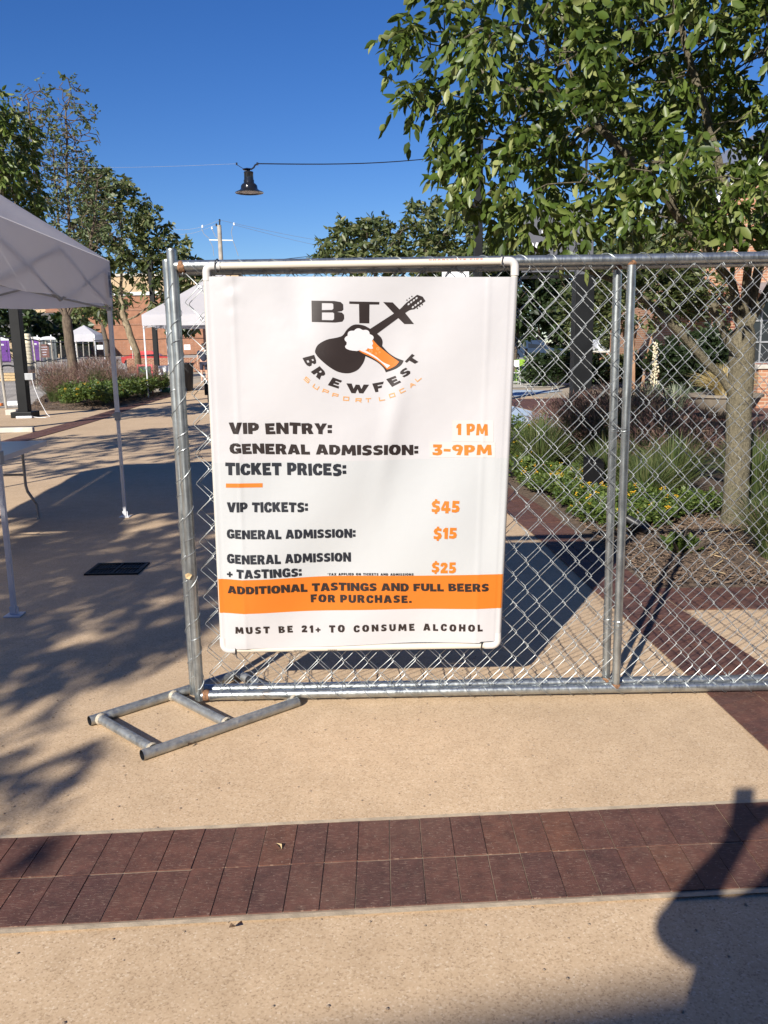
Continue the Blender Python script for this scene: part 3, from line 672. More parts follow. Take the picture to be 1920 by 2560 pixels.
on_cloth('glass_shine', [[P9(smooth_loop([(775, 740), (775, 740), (800, 738), (880, 780), (980, 840), (1060, 905), (1150, 945), (1150, 945), (1110, 978), (1110, 978), (1070, 935), (990, 870), (880, 805), (780, 762)], 3))]], 'foam', logo, .0029)
foam = []
for i in range(60):
    a = 2*math.pi*i/60; q = a*10/(2*math.pi) % 1
    rr_ = 150+26*abs(math.sin(a*4.5+.4))
    foam.append((772+rr_*1.02*math.cos(a), 632-rr_*.80*math.sin(a)))
on_cloth('foam_head', [[P9(foam)]], 'foam', logo, .0031)
on_cloth('foam_head', [[P9(smooth_loop([(640, 690), (720, 690), (900, 690), (935, 720), (935, 742), (890, 740), (860, 722), (800, 728), (740, 765), (660, 758), (610, 735), (602, 705)], 3))]], 'foam', logo, .0034)
bub = MB()
bubs = [[P9([(cx_+r_*math.cos(a*.785), cy_+r_*math.sin(a*.785)) for a in range(8)]), P9([(cx_+r_*.55*math.cos(a*.785), cy_+r_*.55*math.sin(a*.785)) for a in range(8)])] for cx_, cy_, r_ in ((998, 742, 20), (912, 770, 22), (975, 798, 13), (1018, 784, 12))]
on_cloth('bubble', bubs, 'inkt', logo, .0027)
def arc_letters(specs, m, name, off=.0014):
    """specs: (char, quad corners lower-left, lower-right, upper-right, upper-left in emblem pixels)"""
    sh = []
    for ch, q in specs:
        wd = GL[ch][0]; q = [Vector(p) for p in q]; tl = []
        for lp in GL[ch][1]:
            l2 = []
            for a, b in lp:
                u = a/wd; pt = q[0].lerp(q[1], u).lerp(q[3].lerp(q[2], u), b); l2.append(S9(pt.x, pt.y))
            tl.append(l2)
        sh.append(tl)
    on_cloth(name, sh, m, logo, off)
arc_letters([('B', [(82, 850), (142, 962), (268, 925), (226, 815)]), ('R', [(180, 1020), (290, 1118), (382, 1050), (295, 950)]), ('E', [(385, 1180), (518, 1226), (570, 1132), (452, 1086)]),
             ('W', [(635, 1282), (860, 1286), (890, 1180), (614, 1160)]), ('F', [(966, 1274), (1055, 1255), (1070, 1142), (928, 1165)]), ('E', [(1165, 1210), (1285, 1150), (1220, 1068), (1098, 1112)]),
             ('S', [(1310, 1098), (1415, 1040), (1345, 962), (1250, 1028)]), ('T', [(1420, 945), (1530, 880), (1415, 800), (1325, 900)])], 'inkb', 'lettering')
# thin letters of the lowest arc, drawn as strokes
TH = {'S': [[(1, .95), (.0, .95), (0, .5), (1, .5), (1, .05), (0, .05)]], 'U': [[(0, 1), (0, .05), (1, .05), (1, 1)]], 'P': [[(0, 0), (0, .95), (1, .95), (1, .45), (.05, .45)]], 'O': [[(0, .05), (1, .05), (1, .95), (0, .95), (0, .05)]],
      'R': [[(0, 0), (0, .95), (1, .95), (1, .45), (.05, .45)], [(.5, .45), (1, 0)]], 'T': [[(0, .95), (1, .95)], [(.5, .9), (.5, 0)]], 'L': [[(0, 1), (0, .05), (1, .05)]], 'C': [[(1, .95), (0, .95), (0, .05), (1, .05)]], 'A': [[(0, 0), (.45, .95), (.55, .95), (1, 0)], [(.2, .35), (.8, .35)]]}
def thin(ch, c, ang, w_, h_, st, sh):
    ca, sa = math.cos(ang), math.sin(ang)
    for pl in TH[ch]:
        for i, (a, b) in enumerate(zip(pl[:-1], pl[1:])):
            a = Vector(((a[0]-.5)*w_, (a[1]-.5)*h_)); b = Vector(((b[0]-.5)*w_, (b[1]-.5)*h_)); d = (b-a).normalized(); nrm = Vector((-d.y, d.x))*st/2
            e = d*st*.42
            q = [a-nrm, b-nrm+e, b+nrm+e, a+nrm]
            sh[i % 2].append([[S9(c[0]+p.x*ca+p.y*sa, c[1]-p.y*ca+p.x*sa) for p in q]])
sh = [[], []]
for ch, c, ang in (('S', (140, 1118), 42), ('U', (247, 1203), 34), ('P', (362, 1260), 22), ('P', (480, 1308), 14), ('O', (612, 1348), 4), ('R', (762, 1368), 1), ('T', (880, 1368), -2), ('L', (1048, 1350), -10), ('O', (1172, 1310), -17), ('C', (1298, 1252), -26), ('A', (1415, 1185), -34), ('L', (1492, 1108), -40)):
    thin(ch, c, math.radians(ang), 62, 44, 12, sh)
on_cloth('lettering', sh[0], 'inkt', logo, .0014); on_cloth('lettering', sh[1], 'inkt', logo, .0016)

# red maker's stamp on the upper pipe, bar code labels on the lower pipe, cable ties
st = MB()
def pipe_text(text, xa, xb, zc, h, m, ang):
    mb = MB()
    for loops in line_shapes(text, (xa, 0), (xb, 0), h, 0, 1, 0, .25, .6):
        v, tr = flat_faces(loops)
        mb.add([(x-SO.x, YB-math.cos(ang+(y/.0137))*.0140-SO.y, zc+math.sin(ang+y/.0137)*.0140-SO.z) for x, y in v], tr)
    return mb.build('stamp', m, sign)
pipe_text('CHARLOTTE PIPE', S(1072, 655)[0], S(1208, 655)[0], ZT, .0062, 'inkr', .45)
M['paperw'] = mat('label paper', (.78, .77, .74), .6, 0, .02, 5)
for px0, px1 in ((734, 764), (819, 842)):
    x0_, x1_ = S(px0, 1625)[0], S(px1, 1625)[0]; lb = MB()
    for k in range(15):
        xa = x0_+(x1_-x0_)*k/15; lb.add([(xa-SO.x, YB-math.cos(a_)*.0141-SO.y, ZB+math.sin(a_)*.0141-SO.z) for a_ in (-.75, -.25)]+[(xa+(.0019 if k % 3 else .001)-SO.x, YB-math.cos(a_)*.0141-SO.y, ZB+math.sin(a_)*.0141-SO.z) for a_ in (-.25, -.75)], [(0, 1, 2, 3)])
    lb.build('bar_code', 'inkn', sign)
def tie(x, z, rail_z, up):
    y1, y0 = FY+.024, YB-.019; mb = MB(); zt, zb = max(z, rail_z)+.024, min(z, rail_z)-.019
    pts = [rel(x, y0, z), rel(x+.003, y0, zt-.012), rel(x+.004, (y0+y1)/2, zt), rel(x+.006, y1, zt-.015), rel(x+.006, y1, zb+.01), rel(x+.003, (y0+y1)/2, zb), rel(x, y0, zb+.012), rel(x, y0, z)]
    mb.tube(pts, .0024, 6); mb.box(rel(x+.002, y0-.003, (z+rail_z)/2 if not up else z-.012), (.008, .006, .008))
    mb.tube([rel(x+.002, y0-.002, z-.01), rel(x+.008, y0-.012, z-.03)], .0018, 5)
    return mb.build('cable_tie', 'black', sign, True)
tie(S(537, 660)[0], ZT, 1.874, True); tie(S(1255, 660)[0], ZT, 1.873, True)
tie(S(589, 1625)[0], ZB, ZB+.02, True); tie(S(1203, 1620)[0], ZB, ZB+.02, True)

# ------------------------------------------------------------------ pop-up tents, table, drain, posts
def fabric(name, col=(.62, .62, .66), trans=.32):
    m, t, p = base(name); v = coords(t)
    c = ramp(t, noise(t, v, 1.5, 3), [(.3, tuple(x*.94 for x in col)), (.7, col)])
    t.links.new(c, p.inputs['Base Color']); p.inputs['Roughness'].default_value = .6; p.inputs['Specular IOR Level'].default_value = .25
    bump(t, p, noise(t, v, 3.2, 3), .25, .03)
    tr = nd(t, 'ShaderNodeBsdfTranslucent'); tr.inputs[0].default_value = (*(x*.9 for x in col), 1)
    mx = nd(t, 'ShaderNodeMixShader'); mx.inputs[0].default_value = trans
    t.links.new(p.outputs[0], mx.inputs[1]); t.links.new(tr.outputs[0], mx.inputs[2]); t.links.new(mx.outputs[0], t.nodes['Material Output'].inputs[0])
    return m
M['tent'] = fabric('white tent polyester', (.74, .73, .76), .5)
M['legs'] = mat('white powder coat', (.62, .63, .66), .4, .2, .06, 9)
def tent(name, label, corners, eave, drop, peak, group, leg_r=.018, sag=.05, logo=True, legcol='legs', legs=(0, 1, 2, 3), legfeet=True, N=14):
    """corners: 4 ground points in order"""
    cs = [Vector((*c, 0)) for c in corners]; ce = sum(cs, Vector())/4
    t = thing(name, label, 'tent', ce, 0, group)
    q = [c-ce for c in cs]; pk = Vector((0, 0, peak)); roof = MB(); val = MB()
    for k in range(4):
        a, b = q[k], q[(k+1) % 4]; a3 = a+Vector((0, 0, eave)); b3 = b+Vector((0, 0, eave))
        P = [[None]*(N+1) for _ in range(N+1)]
        for i in range(N+1):
            for j in range(N+1):
                u, v = i/N, j/N
                e = a3.lerp(b3, u); p = e.lerp(pk, v)
                p.z -= sag*math.sin(math.pi*v)*(.35+.65*math.sin(math.pi*u)) - .012*math.sin(u*9+k)*math.sin(v*7)*(1-v)
                P[i][j] = p
        o = len(roof.v); roof.v += [tuple(P[i][j]) for i in range(N+1) for j in range(N+1)]
        for i in range(N):
            for j in range(N):
                roof.f.append((o+i*(N+1)+j, o+(i+1)*(N+1)+j, o+(i+1)*(N+1)+j+1, o+i*(N+1)+j+1)); roof.mi.append(0)
        nrm = (b-a).normalized().cross(Vector((0, 0, 1)))*(-1)
        if nrm.dot(a+b) < 0: nrm = -nrm
        o = len(val.v)
        for i in range(N+1):
            u = i/N
            for j in range(7):
                v = j/6; p = a3.lerp(b3, u); p.z -= drop*v*(1-.03*math.sin(u*14))
                p += nrm*(.004+.022*math.sin(u*17+k*2+v)*v*math.sin(math.pi*u))
                p.z -= .035*math.sin(math.pi*u)*0
                val.v.append(tuple(p))
        for i in range(N):
            for j in range(6):
                val.f.append((o+i*7+j, o+i*7+j+1, o+(i+1)*7+j+1, o+(i+1)*7+j)); val.mi.append(0)
    rf = roof.build('roof', 'tent', t, True); val.build('valance', 'tent', t, True)
    for k in range(4):
        if k not in legs: continue
        c = q[k]*.985; L = MB(); zt = eave-.05
        L.box((c.x, c.y, zt/2+.45), (leg_r*2, leg_r*2, zt-.9)); L.box((c.x, c.y, .56), (leg_r*1.55, leg_r*1.55, 1.10))
        lg = L.build('leg', legcol, t, False, .003)
        f_ = MB(); f_.box((c.x, c.y, .005), (.095, .095, .008)); f_.box((c.x, c.y, .03), (.05, .012, .05)); f_.build('foot', legcol, lg)
        s_ = MB(); s_.box((c.x, c.y, .95), (leg_r*2.7, leg_r*2.7, .075)); s_.box((c.x-.03, c.y-.01, .955), (.04, .014, .02), 0, 0, 0, .5); s_.build('slider', 'grey', lg, False, .003)
        s_ = MB(); s_.box((c.x, c.y, zt-.36), (leg_r*2.6, leg_r*2.6, .05)); s_.build('bracket', 'grey', lg)
    tr = MB()
    for k in range(4):                                              # folding scissor bars along each side and up the ribs
        a, b = q[k]*.985, q[(k+1) % 4]*.985; n_ = 2
        for i in range(n_):
            p0, p1 = a.lerp(b, i/n_), a.lerp(b, (i+1)/n_)
            z0, z1 = (eave-.06, eave-.42) if i % 2 == 0 else (eave-.42, eave-.06)
            tr.tube([p0+Vector((0, 0, z0)), p1+Vector((0, 0, z1))], .010, 6); tr.tube([p0+Vector((0, 0, z1)), p1+Vector((0, 0, z0))], .010, 6)
        tr.tube([a+Vector((0, 0, eave-.03)), Vector((0, 0, peak-.05))], .012, 6)
        m_ = (a+b)/2; tr.tube([m_+Vector((0, 0, eave-.08)), Vector((0, 0, peak-.35))], .010, 6); tr.tube([m_+Vector((0, 0, eave-.40)), Vector((0, 0, peak-.75))], .010, 6)
    tr.tube([(0, 0, peak-.8), (0, 0, peak-.02)], .016, 8)
    tr.build('truss', 'grey', t)
    return t
# near tent on the left: measured feet of its two right-hand legs
fr, fl = Vector(G(321, 1291)), Vector(G(8, 1573)); side = (fl-fr); per = Vector((side.y, -side.x)).normalized()*3.05
if per.x > 0: per = -per
fl2 = fr+side.normalized()*3.05
T1 = tent('canopy_tent', 'near white pop-up canopy tent at left edge, over the grey folding table', [tuple(fr), tuple(fl2), tuple(fl2+per), tuple(fr+per)], 2.33, .40, 3.42, 'white pop-up tents')
ce = T1.location; lg = MB(); z_ = 2.13
dsd = side.normalized(); o_ = fr+dsd*.11; nn = -per.normalized()*.03
mk = lambda u, zz: (o_.x+dsd.x*u+nn.x-ce.x, o_.y+dsd.y*u+nn.y-ce.y, zz)
lg.add([mk(0, 2.0), mk(.11, 2.0), mk(.11, 2.22), mk(0, 2.22)], [(0, 1, 2, 3)], 0)
nn = -per.normalized()*.034
for (u0, z0, u1, z1) in ((.02, 2.16, .09, 2.19), (.035, 2.05, .06, 2.15), (.03, 2.025, .085, 2.04), (.062, 2.09, .085, 2.15)):
    lg.add([mk(u0, z0), mk(u1, z0), mk(u1, z1), mk(u0, z1)], [(0, 1, 2, 3)], 1)
M['slate'] = mat('slate print', (.09, .09, .12), .6, 0, .1, 9)
M['label_grey'] = mat('pale grey label', (.36, .36, .42), .6, 0, .1, 9)
lg.build('maker_label', ['label_grey', 'slate'], T1)

tf = G(366, 998); tb = G(417, 984)
T2 = tent('canopy_tent', 'white pop-up tent behind the fence, leaf shadows on its roof', [(-7.55, 27.6), (-3.1, 27.9), (-3.4, 33.3), (-8.15, 33.0)], 2.62, .34, 4.15, 'white pop-up tents', .022, .09)
T3 = tent('canopy_tent', 'far white pop-up tent in front of the brown brick building', [(-33.4, 92), (-30.3, 92), (-30.3, 95), (-33.4, 95)], 2.75, .75, 3.75, 'white pop-up tents', .045, .02); T3.location.z = .45
# bundled table
tb = thing('folding_table', 'grey plastic folding table with bent steel legs under the near tent', 'table', (-3.35, 6.9, 0))
e1, e2 = AT(118, 1101, 6.95), AT(-40, 1195, 5.75)
def tl(p): return (p[0]-tb.location.x, p[1]-tb.location.y, p[2])
zt = .735
A_ = Vector(G(118, 1101, zt)); B_ = Vector(G(0, 1143, zt)); d_ = (B_-A_).normalized(); pr = Vector((d_.y, -d_.x))
if pr.x > 0: pr = -pr
B_ = A_+d_*1.75
corner = [A_, B_, B_+pr*.76, A_+pr*.76]
def rounded(cs, r):
    out = []
    for k in range(4):
        p, a, b = cs[k], cs[k-1], cs[(k+1) % 4]
        u, v = (a-p).normalized()*r, (b-p).normalized()*r
        for i in range(5):
            t_ = i/4; q = (p+u).lerp(p, t_).lerp(p.lerp(p+v, t_), t_); out.append((q.x-tb.location.x, q.y-tb.location.y))
    return out
M['tabletop'] = mat('grey moulded plastic', (.42, .44, .48), .28, 0, .04, 30, bmp=.06, bs=200)
MB().prism(rounded(corner, .03), zt-.042, zt).build('table_top', 'tabletop', tb)
for off in (.28, 1.47):
    L = MB(); a = A_+d_*off+pr*.14; b = A_+d_*off+pr*.62; k_ = d_*(-.10 if off < 1 else .10)
    for q in (a, b):
        L.tube([tl((q.x, q.y, zt-.04)), tl((q.x, q.y, .36)), tl((q.x+k_.x*.35, q.y+k_.y*.35, .30)), tl((q.x+k_.x*2.4, q.y+k_.y*2.4, .15)), tl((q.x+k_.x*2.6, q.y+k_.y*2.6, .11)), tl((q.x+k_.x*2.65, q.y+k_.y*2.65, .0))], .0135, 8)
    L.tube([tl((a.x, a.y, .46)), tl((b.x, b.y, .46))], .011, 8)
    L.tube([tl((a.x, a.y, zt-.05)), tl((b.x, b.y, zt-.05))], .012, 8)
    m_ = (a+b)/2; L.tube([tl((m_.x, m_.y, .46)), tl((m_.x-k_.x*2, m_.y-k_.y*2, zt-.05))], .008, 6)
    L.build('leg', 'grey', tb, True)
# drain grate set in the paving
gp = [G(*p) for p in ((222, 1441), (346, 1436), (362, 1409), (245, 1410))]
gc = (sum(p[0] for p in gp)/4, sum(p[1] for p in gp)/4)
gr = thing('drain_grate', 'black iron drain grate set flush in the pavement', 'drain', (*gc, 0))
W2, D2 = .19, .155
g_ = MB()
for s in (-1, 1): g_.box((s*(W2-.012), 0, .006), (.024, D2*2, .012)); g_.box((0, s*(D2-.012), .006), (W2*2-.048, .024, .0118))
g_.box((0, 0, .006), (.016, D2*2-.048, .0112)); g_.box((0, 0, .0055), (W2*2-.048, .012, .0102)); g_.build('rim', 'steel', gr)
g_ = MB()
for i in range(16):
    x = -W2+.03+i*(W2*2-.06)/15
    if abs(x) > .012: g_.box((x, 0, .004), (.009, D2*2-.05, .0072))
g_.build('bars', 'steel', gr)
MB().box((0, 0, .0015), (W2*2-.03, D2*2-.03, .002)).build('pit', 'dark', gr)

def post(name, label, x, y, w_, h, group=None, foot=.5, cat='post'):
    t = thing(name, label, cat, (x, y, 0), 0, group)
    m = MB(); m.box((0, 0, h/2+.05), (w_, w_, h-.1)); m.box((0, 0, h-.0), (w_*1.12, w_*1.12, .04)); m.build('shaft', 'steel', t, False, .012)
    b = MB(); b.box((0, 0, .07), (foot, foot, .14)); b.build('base_block', 'steel', t, False, .015); return t
P1 = post('light_post', 'square black steel post with base block beside the near tent', *G(64, 1043), .235, 5.75, 'black steel light posts')
bx = MB(); px_, py_ = G(64, 1043)
bx.box((.20, -.03, .98-.02), (.22, .16, .16)); bx.build('outlet_box', 'grey', P1, False, .01)
cb = MB(); cb.tube([(.27, -.1, .95), (.33, -.14, .70), (.45, -.2, .4), (.62, -.26, .08), (.70, -.3, .03), (.62, -.36, .012), (.45, -.33, .012), (.28, -.3, .03)], .0065, 6)
tag(cb.build('power_cable', 'white'), 'white power cable hanging from the outlet box on the black post', 'cable'); bpy.data.objects['power_cable'].location = (px_, py_, 0)
ps = thing('power_strip', 'white power strip lying at the foot of the black post', 'power strip', (px_+.12, py_-.36, 0))
MB().box((0, 0, .03), (.36, .08, .05), .05).build('body', 'white', ps, False, .006)
so_ = MB()
for i in range(5): so_.box((-.13+i*.065, -.002, .0565), (.03, .03, .003), .05)
so_.build('sockets', 'dark', ps)
P2 = post('light_post', 'slim black steel post standing behind the banner, right of its middle', 2.4, 21.6, .21, 6.6, 'black steel light posts')

# hanging lamp on its catenary cable
ly = 17.0; lc = AT(622, 446, ly)
lamp = thing('pendant_lamp', 'black bell shaped pendant lamp hanging from the cable against the sky', 'lamp', lc)
u_ = .0080
pf = [(.0, .13), (.05, .128), (.085, .118), (.092, .10), (.086, .09), (.088, .0), (.088, -.02), (.098, -.03), (.098, -.055), (.10, -.085), (.125, -.10), (.150, -.125), (.156, -.155), (.158, -.185), (.185, -.215), (.245, -.240), (.268, -.252), (.268, -.262), (.24, -.258), (.15, -.235)]
sh_ = MB(); sh_.lathe(pf, (0, 0, 0), 32); M['gloss'] = mat('glossy black enamel', (.012, .013, .016), .16, 0, .1, 5); sh_.build('shade', 'gloss', lamp, True)
M['lens'] = mat('frosted lens', (.34, .31, .29), .35, 0, .1, 9)
MB().lathe([(0, -.248), (.10, -.252), (.175, -.250), (.176, -.236)], (0, 0, 0), 28).build('lens', 'lens', lamp, True)
ar = MB(); ar.lathe([(0, .18), (.06, .176), (.085, .16), (.06, .145), (0, .14)], (-.03, 0, .0), 14)
ar.tube([(-.08, 0, .165), (-.03, 0, .175), (.06, 0, .165), (.10, 0, .19), (.13, 0, .235), (.17, 0, .255)], .016, 8); ar.box((.175, 0, .255), (.035, .03, .05)); ar.box((-.215, 0, .262), (.03, .03, .045))
ar.tube([(-.215, 0, .25), (-.14, 0, .20), (-.09, 0, .172)], .006, 6); ar.tube([(0, 0, .12), (0, 0, .17)], .03, 8); ar.build('bracket', 'gloss', lamp, True)
c1 = lc+Vector((.175, 0, .26)); c0 = lc+Vector((-.215, 0, .265)); e1 = Vector((2.4, 21.6, 6.45)); e0 = Vector((px_, py_, 6.15)); e1.z = AT(1186, 382, 21.6).z
e0.z = 5.7
cbl = MB(); cbl.tube([c1.lerp(e1, i/12)-Vector((0, 0, .10*math.sin(math.pi*i/12)))*1 for i in range(13)], .011, 6); tag(cbl.build('lamp_cable', 'black'), 'thick black cable from the pendant lamp towards the right tree', 'cable')
cbl = MB(); cbl.tube([c0.lerp(e0, i/12)-Vector((0, 0, .06*math.sin(math.pi*i/12))) for i in range(13)], .0024, 5); tag(cbl.build('lamp_cable', 'grey'), 'thin wire from the pendant lamp towards the left post', 'cable')
bpy.data.objects['lamp_cable'].data.name = 'lamp_cable'

# pylon sign on the right: black column with a grey panel arm
pyy = 16.4
pyl = thing('pylon_sign', 'tall black column with a dark grey panel sign, half hidden by the right tree', 'sign', (3.79, pyy, 0))
m = MB(); m.box((0, 0, 1.38), (.36, .30, 2.76)); m.build('column', 'steel', pyl, False, .01)
M['panelgrey'] = mat('dark grey panel', (.085, .088, .10), .5, 0, .08, 2)
m = MB(); m.box((0, 0, 3.40), (.30, .22, 1.26)); m.build('mast', 'panelgrey', pyl, False, .01)
m = MB(); m.box((-.66, 0, 3.38), (.98, .10, 1.10)); m.build('panel', 'panelgrey', pyl, False, .01)
m = MB(); m.box((-.66, 0, 2.745), (1.0, .12, .05)); m.build('lower_bar', 'steel', pyl, False, .006)
def world_text(text, p0, wdt, cap, m_, parent, name='lettering', dy=-.053, mirror=1):
    mb = MB()
    for loops in line_shapes(text, (p0[0], p0[1]), (p0[0]+wdt, p0[1]), cap, 0, 2, 0, .12, .4):
        v, tr = flat_faces(loops); mb.add([(x, dy, z) for x, z in v], [q for q in tr])
    return mb.build(name, m_, parent)
world_text('PARK', (-1.03, 3.23), .42, .13, 'white', pyl); world_text('PAVILION', (-1.03, 2.90), .80, .12, 'white', pyl)
m = MB(); m.add([(-.80, -.053, 3.46), (-.62, -.053, 3.53), (-.80, -.053, 3.60)], [(0, 1, 2)]); m.build('arrow', 'white', pyl)
gz = AT(1450, 262, 16.4); glb = thing('globe_lamp', 'small black globe lamp on a thin stem above the column sign, among the leaves', 'lamp', (3.79, 16.4, 4.03))
q_ = gz.z-4.03; MB().lathe([(0, q_-.09), (.05, q_-.075), (.085, q_-.03), (.09, q_), (.085, q_+.03), (.05, q_+.075), (0, q_+.09)], (0, 0, 0), 18).build('globe', 'gloss', glb, True)
MB().tube([(0, 0, -.01), (0, 0, q_-.08)], .022, 8).build('stem', 'steel', glb, True)
fl_ = thing('banner_flag', 'small white flag with a round emblem hung from the slim black post', 'flag', (2.4, 21.6, 3.4))
m = MB(); m.box((-.55, -.02, -.45), (.66, .012, 1.0)); m.build('cloth', 'white', fl_)
m = MB()
for zz in (.06, -.96): m.tube([(-.90, -.02, zz), (.05, -.02, zz)], .014, 6)
m.build('bracket', 'steel', fl_)
ring = MB()
for i in range(40):
    a0, a1 = 2*math.pi*i/40, 2*math.pi*(i+1)/40; q = lambda a, r_: (-.55+r_*math.cos(a), -.0285, -.36+r_*math.sin(a))
    ring.add([q(a0, .27), q(a1, .27), q(a1, .295), q(a0, .295)], [(0, 1, 2, 3)])
ring.build('ring', 'inkn', fl_); world_text('BTX', (-.74, -.43), .38, .15, 'inkn', fl_, 'lettering', -.0285)

# ------------------------------------------------------------------ trees: branches that grow into the crown's volume, leaves on the twigs
def colonize(attr, start, step, infl, kill, maxit=160, seed=0, par=None):
    rs = np.random.RandomState(seed)
    nodes = [np.array(s, float) for s in start]; par = list(par)
    A = np.array(attr, float); near = np.full(len(A), -1); nd_ = np.full(len(A), 1e9)
    def upd(k):
        d = np.linalg.norm(A-nodes[k], axis=1); m_ = d < nd_; nd_[m_] = d[m_]; near[m_] = k
    for k in range(len(nodes)): upd(k)
    alive = np.ones(len(A), bool)
    for it in range(maxit):
        alive &= nd_ > kill
        use = alive & (nd_ < infl)
        if not use.any():
            use = alive
            if not use.any(): break
        new = []
        for k in np.unique(near[use]):
            v = A[use & (near == k)]-nodes[k]; v /= np.linalg.norm(v, axis=1)[:, None]
            d = v.mean(0)+rs.normal(0, .13, 3); L = np.linalg.norm(d)
            if L < .05: d = rs.normal(0, 1, 3); L = np.linalg.norm(d)
            p = nodes[k]+d/L*step
            new.append((k, p))
        n0 = len(nodes)
        for k, p in new:
            if nodes and min(np.linalg.norm(p-nodes[k]), 9) > 0: nodes.append(p); par.append(k)
        for k in range(n0, len(nodes)): upd(k)
        if len(nodes) > 5200: break
    return np.array(nodes), par
def wood(nodes, par, r_tip, r_base, power=2.3, n=6, nstem=0, limb=1.0):
    N = len(nodes); kids = [[] for _ in range(N)]
    for i, p in enumerate(par):
        if p >= 0: kids[p].append(i)
    acc = np.zeros(N)
    for i in range(N-1, -1, -1):
        acc[i] = r_tip**power if not kids[i] else sum(acc[k] for k in kids[i])
    r = acc**(1/power); k_ = math.log(r_base/r_tip)/math.log(max(r[0]/r_tip, 1.01)); r = r_tip*(r/r_tip)**k_
    r[nstem:] = np.maximum(r[nstem:]*limb, r_tip)
    mb = MB(); stack = [(0, None)]
    while stack:
        i, fromp = stack.pop(); ch = [] if fromp is None else [fromp]
        rr = [] if fromp is None else [r[i]*1.05]
        while True:
            ch.append(i); rr.append(r[i])
            if not kids[i]: break
            ks = sorted(kids[i], key=lambda k: -acc[k])
            for k in ks[1:]: stack.append((k, i))
            i = ks[0]
        if len(ch) < 2: continue
        pts = [nodes[c] for c in ch]
        nn = 12 if rr[0] > r_base*.45 else (n if rr[0] > r_base*.12 else 4)
        mb.tube(pts, [max(x, r_tip*.7) for x in rr], nn, 0, False)
    depth = np.zeros(N, int)
    for i in range(N-1, -1, -1): depth[i] = 0 if not kids[i] else 1+max(depth[k] for k in kids[i])
    return mb, depth, r
def leaflets(pos, axis, side, ln, wd, fold=.25):
    """arrays (n,3): leaf blades of six corners folded along the midrib"""
    n = len(pos); nrm = np.cross(axis, side); ln = ln[:, None]; wd = wd[:, None]
    base_ = pos; tip = pos+axis*ln - nrm*ln*.06
    def off(t, s): return pos+axis*ln*t+side*wd*s+nrm*(abs(s)*wd*fold)
    V = np.stack([base_, off(.30, .5), off(.66, .42), tip, off(.66, -.42), off(.30, -.5)], 1).reshape(-1, 3)
    o = np.arange(n)[:, None]*6
    Fq = np.concatenate([o+np.array([[0, 1, 2, 3]]), o+np.array([[3, 4, 5, 0]])], 0)
    # split the two halves along the midrib: they share corners 0 and 3
    return V, Fq
def norm(a): return a/np.maximum(np.linalg.norm(a, axis=-1, keepdims=True), 1e-9)
def compound(tips, dirs, seed, rach=.26, pairs=3, ln=.10, wd=.042, droop=.9, jitter=.25, hang=0):
    """drooping feathered leaves: a stalk with paired leaflets"""
    rs = np.random.RandomState(seed); n = len(tips)
    d = norm(dirs+rs.normal(0, .35, (n, 3))); L = rach*rs.uniform(.6, 1.15, n)
    P, A_, S_, LL, WW = [], [], [], [], []
    side = norm(np.cross(d, np.array([0, 0, 1.])+rs.normal(0, .2, (n, 3))))
    down = np.array([0, 0, -1.])
    for k in range(pairs):
        t = (k+1)/(pairs+.3)
        p = tips+d*(L*t)[:, None]+down*(L*t*t*.45*droop)[:, None]
        for s in (-1, 1):
            ax = norm(side*s*.75+d*.55+down*droop*rs.uniform(.3, 1.3, (n, 1))+rs.normal(0, jitter, (n, 3)))
            sd = norm(np.cross(ax, norm(np.cross(side, d))*1+rs.normal(0, .35, (n, 3))))
            if hang:                                                # leaflets hang in a curtain under the stalk
                ax = norm(side*s*.62+d*.55+down*rs.uniform(.10, 1.25, (n, 1))+rs.normal(0, jitter, (n, 3))); sd = norm(d*.9+side*s*.25+rs.normal(0, .40, (n, 3))); sd = norm(sd-ax*(sd*ax).sum(1, keepdims=True))
            P.append(p); A_.append(ax); S_.append(sd); LL.append(ln*rs.uniform(.5, 1.3, n)); WW.append(wd*rs.uniform(.6, 1.25, n))
    p = tips+d*L[:, None]+down*(L*.45*droop)[:, None]
    ax = norm(d*.6+down*droop*rs.uniform(.5, 1.5, (n, 1))+rs.normal(0, jitter, (n, 3))); sd = norm(np.cross(ax, rs.normal(0, 1, (n, 3))))
    P.append(p); A_.append(ax); S_.append(sd); LL.append(ln*rs.uniform(.8, 1.3, n)); WW.append(wd*rs.uniform(.8, 1.2, n))
    return leaflets(np.concatenate(P), np.concatenate(A_), np.concatenate(S_), np.concatenate(LL), np.concatenate(WW))
M['bark_ash'] = bark('grey fissured bark', (.105, .092, .062), (.245, .213, .145), 26, .5, 1.0, .035)
M['bark_mid'] = bark('reddish twig bark', (.07, .052, .042), (.155, .12, .085), 8)
M['bark_dark'] = bark('dark twig bark', (.06, .045, .035), (.15, .12, .09))
M['bark_tan'] = bark('tan bark', (.13, .10, .065), (.30, .24, .16), 5)
M['leaf_ash'] = leafmat('ash leaves', [(.028, .048, .009), (.045, .075, .013), (.066, .104, .017), (.092, .132, .024), (.12, .155, .036), (.27, .29, .11)], .24, .42, .38)
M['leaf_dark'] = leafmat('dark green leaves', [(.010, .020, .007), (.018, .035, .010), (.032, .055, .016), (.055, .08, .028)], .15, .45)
M['leaf_olive'] = leafmat('olive leaves', [(.030, .045, .014), (.05, .07, .022), (.075, .095, .030), (.11, .125, .045), (.16, .16, .07)], .22, .5)
M['leaf_sparse'] = leafmat('thin olive leaves', [(.045, .068, .026), (.075, .105, .042), (.105, .135, .06), (.15, .16, .09)], .22, .5)
